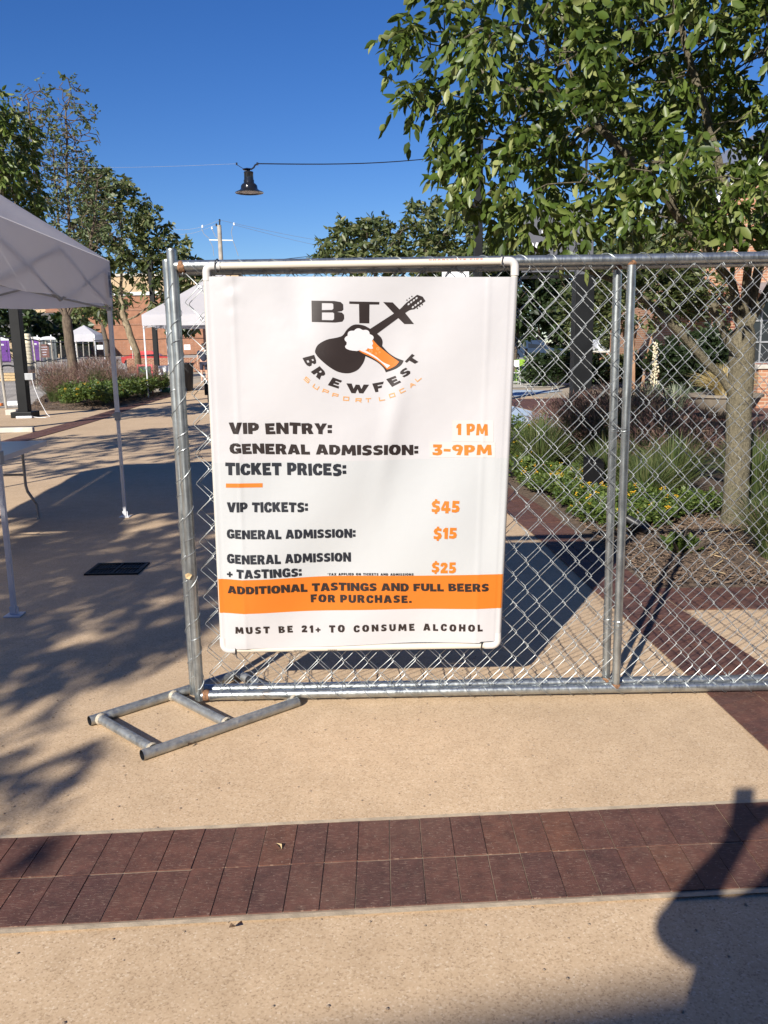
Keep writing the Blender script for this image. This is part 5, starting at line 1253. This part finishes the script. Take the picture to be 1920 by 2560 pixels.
def toilet(name, label, x, y, colm, rz, roofm='white'):
    t = thing(name, label, 'toilet', (x, y, .47), rz, 'portable toilets'); t.scale = (1.12, 1.12, 1.10)
    b = MB(); b.box((0, 0, 1.03), (1.12, 1.12, 1.96))
    for s in (-1, 1):
        for k in (-1, 1): b.box((s*.53, k*.53, 1.03), (.12, .12, 1.98))
    b.build('cabin', colm, t, False, .02)
    d = MB(); d.box((0, -.575, 1.02), (.74, .04, 1.80)); d.box((-.1, -.60, 1.25), (.5, .02, .06)); d.box((-.1, -.60, .75), (.5, .02, .06)); dd = d.build('door', colm, t, False, .01)
    d = MB(); d.box((.27, -.61, 1.05), (.06, .05, .14)); d.build('handle', 'black', dd); d = MB(); d.box((0, -.6, 1.62), (.22, .012, .16)); d.build('sign_plate', 'white', dd)
    r_ = MB(); N = 10; o = 0
    pr = [(.60*math.cos(math.pi*i/N), 2.0+.30*math.sin(math.pi*i/N)**.8) for i in range(N+1)]
    r_.v = [(x_, -.6, z) for x_, z in pr]+[(x_, .6, z) for x_, z in pr]; n = N+1
    r_.f = [tuple(reversed(range(n))), tuple(range(n, 2*n))]+[(i, i+1, i+1+n, i+n) for i in range(N)]+[(0, n, 2*n-1, n-1)]; r_.mi = [0]*len(r_.f)
    r_.build('roof', roofm, t, True); MB().box((0, 0, .03), (1.2, 1.25, .06)).build('skid', 'black', t); v = MB(); v.tube([(.35, .4, 2.0), (.35, .4, 2.45)], .05, 8); v.build('vent_pipe', 'white', t); return t
M['purple'] = mat('purple plastic', (.17, .055, .30), .5, 0, .12, 2); M['toiletgrey'] = mat('grey plastic', (.115, .13, .13), .5, 0, .1, 2)
for x, y, m_, lab in ((-39.3, 90, 'purple', 'purple portable toilet with white roof, leftmost of the row'), (-37.3, 90.5, 'purple', 'purple portable toilet behind the black light post'), (-35.9, 90, 'purple', 'purple portable toilet right of the cream padded column'), (-34.1, 89, 'toiletgrey', 'grey portable toilet at the right end of the row')):
    toilet('portable_toilet', lab, x, y, m_, .5)

# temporary wire fence along the street
M['postgrey'] = mat('weathered fence post', (.36, .33, .28), .8, 0, .2, 2)
M['fencewire'] = galv('thin fence wire', (.24, .24, .23), .5, .1)
def wire_fence(p0, p1, label, h=2.05, seed=1, signs=(), r=.036, group='temporary wire fence panels', mid=1.08):
    p0, p1 = Vector((*p0, 0)), Vector((*p1, 0)); d = p1-p0; L = d.length; rz = math.atan2(d.y, d.x); rr = random.Random(seed)
    t = thing('wire_fence', label, 'fence', p0, rz, group); k = max(1, round(L/3.2))
    for i in range(k+1):
        x = L*i/k; ln = rr.uniform(-.10, .10); b = MB(); b.tube([(x, 0, 0), (x+ln*.4+rr.uniform(-.02, .02), rr.uniform(-.04, .04), h*.5), (x+ln, 0, h+rr.uniform(0, .1))], r, 7); b.build('post', 'postgrey', t, True)
    b = MB(); b.tube([(L*i/8, 0, h-.04+.03*math.sin(i*2+seed)) for i in range(9)], r*.8, 6); b.build('top_rail', 'steel', t)
    b = MB(); b.tube([(L*i/8, 0, mid+.04*math.sin(i*1.7+seed)) for i in range(9)], r*.8, 6); b.build('middle_rail', 'steel', t)
    b = MB(); dx, dz = .16, .18; n = int(L/dx); kk = int((h-.1)/(dz/2))
    for i in range(n):
        s = 1 if i % 2 else -1
        b.tube([(dx*(i+.5)+(s if q % 2 else -s)*dx/2, 0, .05+q*dz/2) for q in range(kk)], .0035, 3, 0, False)
    b.build('netting', 'fencewire', t); return t
wire_fence((-11.0, 24.0), (-13.7, 33.3), 'wire fence panels nearest the black post at left', seed=2)
wire_fence((-13.75, 33.5), (-17.7, 46.6), 'wire fence panels seen behind the sparse tree trunk', seed=3)
wire_fence((-17.75, 46.8), (-21.2, 63), 'wire fence panels leading up to the far white tent', seed=4)
wire_fence((-21.0, 63.5), (-9.5, 62), 'far wire fence panels behind the tent behind the fence', seed=5, h=2.3)
wire_fence((-10.4, 23.7), (-22, 21), 'wire fence panels running off the left edge', seed=6)
sgn = thing('fence_sign', 'dark red square sign hung on the wire fence by the cream column', 'sign', (-16.0, 41.2, 1.55)); M['maroon'] = mat('maroon board', (.10, .035, .025), .6, 0, .2, 6)
MB().box((0, 0, 0), (.46, .03, .62)).build('board', 'maroon', sgn); b = MB()
for z in (.18, .06, -.06, -.18): b.box((0, -.018, z), (.30-.1*(z < 0), .004, .035))
b.build('lettering', 'label_grey', sgn)
for px, py, Y, lab in ((250, 868, 62.2, 'small white notice with faint print on the far fence near the tent'), (334, 869, 62.4, 'white notice on the far fence right of the olive tree trunk'), (468, 868, 61.5, 'white notice with a red mark on the far fence beside the person')):
    p = AT(px, py, Y); s_ = thing('fence_notice', lab, 'sign', p, 0, 'white notices on the far fence')
    MB().box((0, 0, 0), (.44, .03, .30 if px < 400 else .36)).build('board', 'white', s_); b = MB(); b.box((0, -.018, .04), (.26, .004, .05)); b.box((0, -.018, -.05), (.30, .004, .03)); b.build('print', 'inkr', s_)
cc = thing('padded_column', 'cream ribbed padded column on a dark base behind the wire fence', 'column', (-22.4, 55, 0)); M['creamp'] = mat('cream foam', (.62, .55, .40), .85, 0, .12, 6)
pf = [(0, .62)]
for i in range(9): z = .62+i*.225; pf += [(.235, z), (.265, z+.05), (.265, z+.16), (.235, z+.215)]
MB().lathe(pf+[(0, 2.65)], (0, 0, 0), 16).build('padding', 'creamp', cc, True); MB().lathe([(0, 0), (.42, 0), (.40, .3), (.30, .62), (0, .63)], (0, 0, 0), 12).build('base', 'black', cc)
pl = thing('lumber_stack', 'stack of pale yellow planks on the street at left edge', 'lumber', (-20.4, 46.0, 0)); M['pine'] = mat('new pine', (.52, .37, .19), .8, 0, .15, 4)
for i in range(3):
    for j in range(4): b = MB(); b.box((0, j*.27, .08+i*.14), (3.2, .24, .12), rng.uniform(-.02, .02)); b.build('plank', 'pine', pl)
for x, y, s_, lab, m_ in ((-10.72, 25.1, (.55, .22, .13), 'white concrete block at the foot of the wire fence', 'white'), (-11.25, 25.0, (.35, .18, .08), 'orange block beside the white concrete block', 'inko'), (-9.2, 19.9+1.4, (.26, .3, .14), 'rough grey stone lying on the paving at left edge', 'concrete')):
    t = thing('block', lab, 'block', (x, y, 0)); b = MB(); b.box((0, 0, s_[2]/2), s_, .1); b.build('body', m_, t, False, .015)
curb = thing('curb_edging', 'short white curb edging along the gravel patch behind the folding table', 'curb', (-7.6, 16.55, 0)); b = MB(); b.box((0, 0, .05), (1.6, .14, .10), .09); b.build("body", "concrete", curb, False, .015)

# light bollards and spots in the beds
def bollard(x, y, h, w_, rz, lab):
    t = thing('light_bollard', lab, 'bollard light', (x, y, .02), rz, 'dark bollard lights in the beds'); b = MB(); b.box((0, 0, h*.3), (w_*.5, w_*.5, h*.6)); b.build('stem', 'matblack', t)
    b = MB(); v = [(-w_/2, -w_/2), (w_/2, -w_/2), (w_/2, w_/2), (-w_/2, w_/2)]
    b.add([(x_, y_, h*.32) for x_, y_ in v]+[(x_, y_, h-(.06*h if y_ < 0 else 0)-(.10*h if x_ > 0 else 0)) for x_, y_ in v], [(3, 2, 1, 0), (4, 5, 6, 7), (0, 1, 5, 4), (1, 2, 6, 5), (2, 3, 7, 6), (3, 0, 4, 7)]); b.build('head', 'matblack', t, False, .008)
bollard(2.06, 8.25, .44, .20, -.25, 'black bollard light among the yellow flowers in the right bed')
bollard(*G(236, 1000), .80, .36, .3, 'dark bollard light beside the sparse tree in the left bed')
bollard(*G(526, 1006), .62, .30, .2, 'dark bollard light on the far paving, cut by the banner edge')
sp = thing('ground_spotlight', 'black spotlight on a short stake at the edge of the mulch', 'spotlight', (1.99, 6.62, .05)); b = MB()
b.tube([(-.06, .02, .12), (.09, -.05, .03)], [.030, .038], 12); b.build('barrel', 'black', sp, True); b = MB(); b.tube([(-.01, 0, .09), (-.01, 0, -.04)], .011, 8); b.build('stake', 'black', sp)

# vehicles on the far streets
def car(name, label, x, y, rz, col, kind='pickup', cat='car', group=None):
    t = thing(name, label, cat, (x, y, 0), rz, group); M[name+label[:6]] = m = mat('car paint', col, .28, .2, .05, 2); L = 5.2 if kind != 'car' else 4.5; W = 1.9
    prof = {'pickup': [(-2.6, .55), (-2.6, 1.02), (-.75, 1.06), (-.60, 1.72), (.55, 1.74), (1.25, 1.12), (2.45, 1.0), (2.6, .75), (2.6, .5)],
            'suv': [(-2.3, .5), (-2.35, 1.1), (-2.1, 1.72), (.4, 1.76), (1.15, 1.15), (2.2, 1.02), (2.35, .75), (2.35, .48)], 'car': [(-2.2, .5), (-2.2, .95), (-1.7, 1.02), (-1.1, 1.40), (.2, 1.42), (1.0, .98), (2.1, .84), (2.2, .55), (2.2, .42)]}[kind]
    arch = [(1.95, .42), (1.8, .72), (1.45, .80), (1.1, .70), (1.0, .40), (-1.1, .40), (-1.25, .72), (-1.55, .80), (-1.9, .70), (-2.02, .42)]
    poly = prof+arch if kind != 'car' else prof+arch
    b = MB(); nn = len(poly); v = []
    for s in (-1, 1): v += [(px, s*(W/2-(.16 if pz > 1.2 else 0)), pz) for px, pz in poly]
    side = [Vector((px, pz, 0)) for px, pz in poly]; tri = tessellate_polygon([side])
    b.add(v, [tuple(q) for q in tri]+[tuple(i+nn for i in reversed(q)) for q in tri]+[(i, (i+1) % nn, (i+1) % nn+nn, i+nn) for i in range(nn)])
    o = b.build('body', m, t); bm = bmesh.new(); bm.from_mesh(o.data); bmesh.ops.recalc_face_normals(bm, faces=bm.faces); bm.to_mesh(o.data); bm.free()
    top = max(p_[1] for p_ in prof); wx = {'pickup': [(-.52, .46), (-.50, .95)], 'suv': [(-1.95, .35), (-2.0, .85)], 'car': [(-1.0, .15), (-1.3, .75)]}[kind]
    for s in (-1, 1):
        g_ = MB(); yy = s*(W/2-.075); g_.add([(wx[1][0], s*(W/2+.005), 1.13 if kind != 'car' else 1.0), (wx[1][1], s*(W/2+.005), 1.13 if kind != 'car' else 1.0), (wx[0][1], s*(W/2-.15), top-.09), (wx[0][0], s*(W/2-.15), top-.09)], [(0, 1, 2, 3)]); g_.build('side_window', 'glass', t)
    for wx_ in (1.47, -1.56):
        for s in (-1, 1):
            q = MB(); q.tube([(wx_, s*(W/2-.24), .36), (wx_, s*(W/2-.01), .36)], .36, 18); wl = q.build('wheel', 'black', t, True); q = MB(); q.tube([(wx_, s*(W/2-.02), .36), (wx_, s*(W/2+.008), .36)], .21, 12); q.build('rim', 'grey', wl, True)
    for s in (-1, 1):
        q = MB(); q.box((prof[-1][0]-.02, s*.72, .80), (.08, .32, .16)); q.build('headlight', 'white', t); q = MB(); q.box((prof[0][0]+.0, s*.78, .92), (.06, .18, .22)); q.build('tail_light', 'maroon', t)
    return t
car('parked_pickup', 'dark blue pickup truck parked beyond the lawn, right of the banner', 12.0, 69, .05, (.03, .05, .09), 'pickup', 'pickup', 'vehicles parked beyond the lawn')
car('parked_suv', 'white car parked beyond the lawn, right of the black column', 21.6, 79, .1, (.62, .63, .64), 'suv', 'car', 'vehicles parked beyond the lawn')
car('parked_van', 'pale car parked behind the crape myrtle trunks', 27.0, 80, .1, (.50, .47, .50), 'suv', 'car', 'vehicles parked beyond the lawn')
car('parked_car', 'red car parked behind the far wire fence at left', -19.2, 72, .12, (.42, .045, .04), 'car')

# garden furniture by the lawn
def chair(x, y, rz, m_, label, grp=None):
    t = thing('folding_chair', label, 'chair', (x, y, .006), rz, grp)
    b = MB(); b.box((0, 0, .45), (.44, .42, .03)); b.build('seat', m_, t, False, .006); b = MB(); b.box((0, .24, .78), (.46, .025, .26), 0, 0, -.12); b.build('backrest', m_, t, False, .006)
    for s in (-1, 1):
        b = MB(); b.tube([(s*.22, .30, .92), (s*.22, .16, .45), (s*.22, -.24, 0)], .013, 6); b.build('leg', m_, t); b = MB(); b.tube([(s*.20, -.14, .45), (s*.20, .30, 0)], .013, 6); b.build('leg', m_, t)
    b = MB(); b.tube([(-.22, -.17, .1), (.22, -.17, .1)], .01, 6); b.tube([(-.2, .22, .12), (.2, .22, .12)], .01, 6); b.build('stretcher', m_, t); return t
M['limegreen'] = mat('lime green enamel', (.22, .38, .04), .4, 0, .1, 3); M['greyw'] = mat('grey white plastic', (.5, .5, .5), .5, 0, .05, 3)
chair(4.95, 32.2, 0, 'greyw', 'pale grey folding chair nearest the banner edge, seen from its back')
chair(6.0, 32.4, .5, 'white', 'white folding chair right of the green table')
def gtable(x, y, label):
    t = thing('garden_table', label, 'table', (x, y, .006), 0, 'lime green garden tables'); MB().lathe([(0, .72), (.45, .72), (.45, .75), (0, .752)], (0, 0, 0), 24).build('top', 'limegreen', t, True)
    for k in range(4): a = k*math.pi/2+.5; b = MB(); b.tube([(.12*math.cos(a), .12*math.sin(a), .72), (.38*math.cos(a), .38*math.sin(a), 0)], .016, 6); b.build('leg', 'limegreen', t)
gtable(5.45, 32.9, 'lime green garden table between the grey and the white folding chair'); gtable(6.4, 41, 'lime green garden table farther back on the lawn')
chair(5.5, 34.0, 3.1, 'limegreen', 'lime green chair behind the nearer green table', 'lime green chairs'); chair(7.2, 41.4, 1.2, 'limegreen', 'lime green chair farther back on the lawn', 'lime green chairs')
wp = thing('white_planter', 'tall white planter pot on the far side of the lawn', 'planter', (15.2, 58, .0)); MB().lathe([(0, 0), (.27, 0), (.40, .9), (.36, .9), (.35, .82), (0, .82)], (0, 0, 0), 20).build('pot', 'greyw', wp, True)
bush('potted_shrub', 'green and white flowering shrub in the tall white planter pot', (15.2, 58), [(15.2, 58, 1.35, .55, .5, .45)], 260, 'leaf_olive', 97, dict(rach=.15, pairs=2, ln=.13, wd=.08, droop=.2), 'plant')
for k, x in enumerate((9.4, 11.2)):
    tr_ = thing('wooden_post', ('short brown wooden post at the lawn edge by the pickup', 'short brown wooden post on the lawn left of the column')[k], 'post', (x-.2, 55-k*14, 0)); b = MB(); b.box((0, 0, .6), (.16, .16, 1.2)); b.build('shaft', 'bark_pink', tr_)

# under the second tent
def cbox(x, y, s_, m_, name, lab, cat): t = thing(name, lab, cat, (x, y, 0), .08); b = MB(); b.box((0, 0, s_[2]/2), s_, 0); b.build('body', m_, t, False, .03); return t
k1 = cbox(-8.45, 30.4, (.62, .5, .62), 'white', 'cooler', 'white cooler box left of the red framed board under the second tent', 'cooler'); MB().box((0, 0, .66), (.66, .54, .07)).build('lid', 'white', k1, False, .015)
k2 = cbox(-7.75, 31.6, (.75, .5, .95), 'white', 'display_stand', 'tall white display stand beside the red framed board', 'stand'); MB().box((0, -.26, .6), (.5, .02, .3)).build('panel', 'pvc', k2)
af = thing('sandwich_board', 'red framed sandwich board with green chalk face under the second tent', 'sign', (-8.15, 29.7, 0), .1); M['redframe'] = mat('red frame', (.45, .07, .07), .5, 0, .1, 4); M['chalk'] = mat('green chalkboard', (.02, .09, .07), .7, 0, .4, 9)
b = MB()
for s in (-1, 1): b.box((s*.24, 0, .52), (.05, .04, 1.04), 0, 0, -.12)
b.box((0, .06, 1.0), (.53, .045, .06), 0, 0, -.12); b.box((0, -.04, .14), (.53, .045, .05), 0, 0, -.12); b.build('frame', 'redframe', af); b = MB(); b.box((0, .012, .57), (.43, .02, .84), 0, 0, -.12); b.build('face', 'chalk', af)
b = MB(); b.tube([(-.15, .01, .9), (-.05, 0, .8), (.05, .01, .84), (.1, -.01, .7)], .012, 5); b.tube([(-.1, -.02, .6), (.12, -.02, .62)], .012, 5); b.build('chalk_drawing', 'limegreen', af)
bn = thing('trash_bin', 'black bin under the second tent, next to the left fence post', 'bin', (-7.35, 32.2, 0)); MB().lathe([(0, 0), (.27, 0), (.34, .95), (.36, .96), (.36, 1.02), (0, 1.04)], (0, 0, 0), 18).build('body', 'black', bn, True)
chair(-7.9, 32.4, 2.9, 'grey', 'grey round backed chair behind the sandwich board')
tq = cbox(-7.55, 30.6, (.5, .4, .18), 'chalk', 'teal_bag', 'teal bag on a small ledge under the second tent', 'bag'); tq.location.z = .0; b = MB(); b.tube([(-.1, 0, .18), (-.06, 0, .26), (.06, 0, .26), (.1, 0, .18)], .012, 5); b.build('handle', 'chalk', tq)
post('light_post', 'square black steel post seen beneath the second tent', -11.3, 43.5, .23, 6.0, 'black steel light posts')
cbox(-13.2, 58, (7.5, .5, .95), 'brick_dark', 'brick_seat_wall', 'low dark red brick wall beyond the far person', 'wall')
tree('street_tree', 'dark tree behind the second tent, left of the banner', [(-13.2, 70, 0), (-13.2, 70, 2.4)], [(-13.0, 70, 4.4, 3.0, 2, 1.9), (-15.6, 70, 4.6, 2.4, 2, 1.7), (-10.4, 70, 4.2, 2.2, 2, 1.6)], 420, .6, 2.4, .75, .015, .2, 'leaf_dark', 'bark_dark', 7, 3, 88, dict(rach=.5, pairs=2, ln=.5, wd=.28, droop=.6), tn=4)

# utility pole and its wires
up = thing('utility_pole', 'pale wooden utility pole with white crossarm against the sky', 'utility pole', (AT(552, 640, 80).x, 80, 0)); M['oldwood'] = mat('weathered pole wood', (.33, .29, .24), .9, 0, .2, 3)
ux = up.location.x; rz_ = lambda px, py: AT(px, py, 80)-Vector((ux, 80, 0))
b = MB(); b.tube([(0, 0, 0), (0, 0, AT(552, 563, 80).z)], [.24, .185], 12); b.build('shaft', 'oldwood', up, True)
b = MB(); b.tube([rz_(523, 600), rz_(582, 601)], .05, 6); b.build('crossarm', 'white', up)
for px, py in ((506, 566), (530, 570), (585, 560), (549, 551), (541, 562)): b = MB(); q = rz_(px, py); b.lathe([(0, -.14), (.09, -.10), (.06, 0), (.10, .06), (0, .14)], q, 8); b.build('insulator', 'white' if px not in (549, 541) else 'black', up)
b = MB()
for pl_ in (((503, 570), (510, 585), (524, 597)), ((582, 566), (578, 580), (582, 600)), ((524, 600), (532, 618), (535, 640)), ((582, 601), (590, 622), (596, 640)), ((530, 572), (538, 590), (548, 600)), ((541, 565), (552, 575))): b.tube([rz_(*q) for q in pl_], .028, 5)
b.build('jumper_wires', 'grey', up)
b = MB(); b.tube([rz_(549, 554), rz_(549, 566)], .07, 6); b.build('cap', 'black', up)
M['palewire'] = mat('bright aluminium wire', (.55, .58, .62), .4, .6, .05, 3)
for (p, q_, Y2, lab) in (((549, 550), (400, 568), 84, 'uppermost power line left of the pole'), ((541, 561), (400, 580), 84, 'lower power line left of the pole'), ((549, 550), (1000, 620), 110, 'uppermost power line right of the pole'), ((585, 562), (1000, 640), 110, 'lower power line right of the pole')):
    a_, b_ = AT(*p, 80), AT(*q_, Y2); m_ = MB(); m_.tube([a_.lerp(b_, i/10)-Vector((0, 0, .5*math.sin(math.pi*i/10))) for i in range(11)], .014, 4); tag(m_.build('power_line', 'palewire'), lab, 'wire', 'power lines at the pole')
a_, b_ = AT(690, 650, 60), AT(940, 615, 60); m_ = MB(); m_.tube([a_, a_.lerp(b_, .5)-Vector((0, 0, .1)), b_], .02, 4); tag(m_.build('service_wire', 'black'), 'dark wire sloping up just above the fence rail', 'wire')

# small litter on the paving
def leaf_at(px, py, s_, rz, lab, m_='straw', kind='dead_leaf', cat='leaf'):
    x, y = G(px, py); t = thing(kind, lab, cat, (x, y, .013), rz, 'bits of litter on the paving'); b = MB(); s_ *= .62; b.add([(0, 0, 0), (.3*s_, .22*s_, .012), (s_, 0, .004), (.35*s_, -.2*s_, .01), (.5*s_, 0, .001)], [(0, 4, 1), (4, 2, 1), (0, 3, 4), (3, 2, 4)]); b.build('blade', m_, t)
M['deadleaf'] = mat('brown dead leaf', (.10, .06, .035), .9, 0, .3, 40)
for k, (px, py, s_, lab, m_) in enumerate(((572, 2330, .035, 'tiny dark leaf just below the brick band', 'deadleaf'), (470, 1874, .045, 'curled brown leaf in front of the pipe stand', 'deadleaf'), (705, 2133, .06, 'straw coloured twig on the brick band', 'straw'), (170, 1097, .16, 'dark leaf litter on the sunny paving behind the tent', 'deadleaf'), )):
    leaf_at(px, py, s_, k*1.1, lab, m_)
rr = random.Random(9); b = MB()
for k in range(420):
    x, y = rr.uniform(-1.6, 1.6), rr.uniform(1.6, 4.2); s_ = rr.uniform(.0015, .0045)
    if along(2.04, 2.17)(x) < y < along(2.52, 2.655)(x): continue
    b.lathe([(0, s_), (s_*1.2, s_*.4), (s_, 0)], (x, y, .001 if not (along(2.055, 2.19)(x) < y < along(2.50, 2.635)(x)) else .011), 5)
tag(b.build('grit', 'grout'), kind='stuff')

for i, (x, y, z, rx, rz, lab) in enumerate(((9, 100, 4.6, 5.5, 3.6, 'far dark tree behind the blue pickup'), (19, 104, 5.0, 6, 4, 'far dark tree behind the white car'), (30, 106, 5.2, 6, 4.2, 'far dark tree behind the crape myrtle'), (42, 104, 5.0, 6, 4.0, 'far dark tree next to the brick building'))):
    tree('evergreen_tree', lab, [(x, y, 0), (x, y, z*.4)], [(x, y, z, rx, 3, rz), (x+2, y, z*.55, rx*.9, 3, z*.5)], 330, 1.0, 4, 1.2, .03, .3, 'leaf_dark', 'bark_dark', 7, 3, 130+i, dict(rach=.7, pairs=2, ln=.75, wd=.42, droop=.4), 'far trees behind the parked vehicles', tn=4)

# ------------------------------------------------------------------ people
def skin(name, verts, edges, rad, m, parent, sub=2):
    me = bpy.data.meshes.new(name); me.from_pydata([tuple(v) for v in verts], edges, []); o = bpy.data.objects.new(name, me); C.objects.link(o)
    sk = o.modifiers.new('s', 'SKIN'); sk.use_smooth_shade = True; o.modifiers.new('u', 'SUBSURF').levels = sub
    for i, r_ in enumerate(rad): me.skin_vertices[0].data[i].radius = r_ if hasattr(r_, '__len__') else (r_, r_)
    me.skin_vertices[0].data[0].use_root = True
    dg = bpy.context.evaluated_depsgraph_get(); dg.update(); m2 = bpy.data.meshes.new_from_object(o.evaluated_get(dg)); m2.name = name
    o.modifiers.clear(); o.data = m2; m2.materials.clear(); m2.materials.append(M[m]); o.parent = parent
    m2.polygons.foreach_set('use_smooth', [True]*len(m2.polygons)); return o
M['skin'] = mat('skin', (.50, .30, .21), .55, 0, .06, 20); M['navy'] = mat('navy cotton', (.022, .026, .045), .9, 0, .15, 9, bmp=.2); M['hair'] = mat('dark hair', (.025, .016, .012), .6, 0, .3, 60)
M['shoe'] = mat('pale shoe', (.55, .53, .50), .6, 0, .1, 9)
def person(label, loc, rz, larm, rarm, sc_=1.0, group=None, hx=0.0, wide=1.0):
    """larm / rarm: shoulder, elbow, wrist, fingertip direction"""
    t = thing('person', label, 'person', loc, rz, group); t.scale = (sc_,)*3
    V, E_, Rd = [], [], []
    def add(p, r_, k=None):
        V.append(Vector(p)); Rd.append(r_)
        if k is not None: E_.append((k, len(V)-1))
        return len(V)-1
    pv = add((0, 0, .95), (.155, .11)); sp1 = add((0, .01, 1.12), (.14, .10), pv); ch = add((0, .01, 1.32), (.165, .115), sp1); nb = add((0, -.01, 1.47), (.085, .075), ch); nk = add((0, .005, 1.53), .056, nb)
    h1 = add((hx*.8, .025, 1.61), (.070, .082), nk); h2 = add((hx, .02, 1.69), (.078, .098), h1); add((hx*1.1, .01, 1.765), (.055, .07), h2)
    ns = add((hx, .118, 1.655), .014, h1)
    for s in (-1, 1): add((hx+s*.082, .0, 1.665), (.012, .02), h2)
    legs = []
    for s in (-1, 1):
        hp = add((s*.10, 0, .87), .088, pv); kn = add((s*.11, .015, .49), .058, hp); cf = add((s*.112, -.012, .34), .056, kn); an = add((s*.115, -.01, .09), .036, cf); add((s*.12, .09, .035), (.038, .028), an); legs.append((s, V[hp], V[kn]))
    def arm(a, s):
        k = add((s*.12, 0, 1.43), .07, ch); q = add(a[0], .058, k); el = add(a[1], .040, q); fm = add(Vector(a[1]).lerp(Vector(a[2]), .35), .042, el); wr_ = add(a[2], .026, fm)
        d = Vector(a[3]).normalized(); sd = Vector(a[4]).normalized(); nrm = d.cross(sd); pm = add(Vector(a[2])+d*.05, (.034, .018), wr_)
        for f_, (off, ln) in enumerate(((-.030, .072), (-.010, .082), (.010, .078), (.028, .062))):
            b0 = Vector(a[2])+d*.088+sd*off; i0 = add(b0, .0095, pm); i1 = add(b0+d*ln*.5+nrm*.012, .0085, i0); add(b0+d*ln*.85+nrm*.040, .0075, i1)
        i0 = add(Vector(a[2])+d*.035-sd*.040, .0105, pm); add(Vector(a[2])+d*.075-sd*.058+nrm*.02, .009, i0)
    arm(larm, -1); arm(rarm, 1)
    body = skin('body', V, E_, Rd, 'skin', t)
    # face
    fc = MB()
    for s in (-1, 1): fc.lathe([(0, .010), (.008, .004), (.010, -.002), (0, -.01)], (hx+s*.032, .098, 1.685), 8)
    fc.box((hx, .108, 1.605), (.045, .012, .010)); fc.build('face_features', 'hair', body)
    S_, Es, Rs = [], [], []
    def sh(p, r_, k=None):
        S_.append(Vector(p)); Rs.append(r_)
        if k is not None: Es.append((k, len(S_)-1))
        return len(S_)-1
    a0 = sh((0, 0, .90), (.178*wide, .132)); a1 = sh((0, .01, 1.12), (.165*wide, .125*wide), a0); a2 = sh((0, .01, 1.32), (.185, .135), a1); a3 = sh((0, -.01, 1.45), (.12, .09), a2)
    for a, s in ((larm, -1), (rarm, 1)): k = sh((s*.13, 0, 1.42), .085, a2); k = sh(a[0], .074, k); sh(Vector(a[0]).lerp(Vector(a[1]), .72), .062, k)
    skin('shirt', S_, Es, Rs, 'navy', t)
    S_, Es, Rs = [], [], []; a0 = sh((0, 0, .95), (.172, .125))
    for s, hp, kn in legs: k = sh(hp, .108, a0); sh(hp.lerp(kn, .85), .088, k)
    skin('shorts', S_, Es, Rs, 'navy', t)
    for s in (-1, 1):
        S_, Es, Rs = [], [], []; k = sh((s*.115, -.03, .055), .045); k = sh((s*.118, .05, .045), .047, k); sh((s*.122, .13, .035), (.040, .030), k); skin('shoe', S_, Es, Rs, 'shoe', t)
    S_, Es, Rs = [], [], []; k = sh((hx*.8, -.045, 1.62), (.066, .05)); k = sh((hx, -.02, 1.71), (.086, .092), k); sh((hx*1.1, .0, 1.775), (.062, .075), k); skin('hair', S_, Es, Rs, 'hair', t)
    return t
hang = lambda s: ((s*.205, -.01, 1.42), (s*.255, -.03, 1.14), (s*.265, .04, .90), (s*.02, .12, -1), (s*-.1, 1, .1))
far = person('person in navy shirt and dark shorts standing on the far paving beside the banner edge', (*G(512, 957), 0), .25, hang(-1), hang(1), 1.0)
ph = thing('phone', 'black phone held up by the photographer', 'phone', (-.062, -.030, 1.570))
M['phoneglass'] = mat('black glass', (.01, .01, .012), .1, 0, .1, 5)
MB().box((0, 0, 0), (.074, .008, .150)).build('body', 'phoneglass', ph, False, .004)
s_ = 1.035
lo = Vector((-.05, -.42, 0)); SX = 1.5
L_ = lambda x, y, z: ((x-lo.x)/SX, (y-lo.y)/1.15, z/s_)
larm = (L_(-.33, -.41, 1.43), L_(-.265, -.16, 1.315), L_(-.105, -.068, 1.45), (.35, .12, .75), (.2, -.9, .1))
photog = person('person taking the picture with a raised phone, seen only as the shadow at lower right', lo, 0, larm, hang(1), s_, None, .07, 1.22); photog.scale = (SX, 1.15, s_)
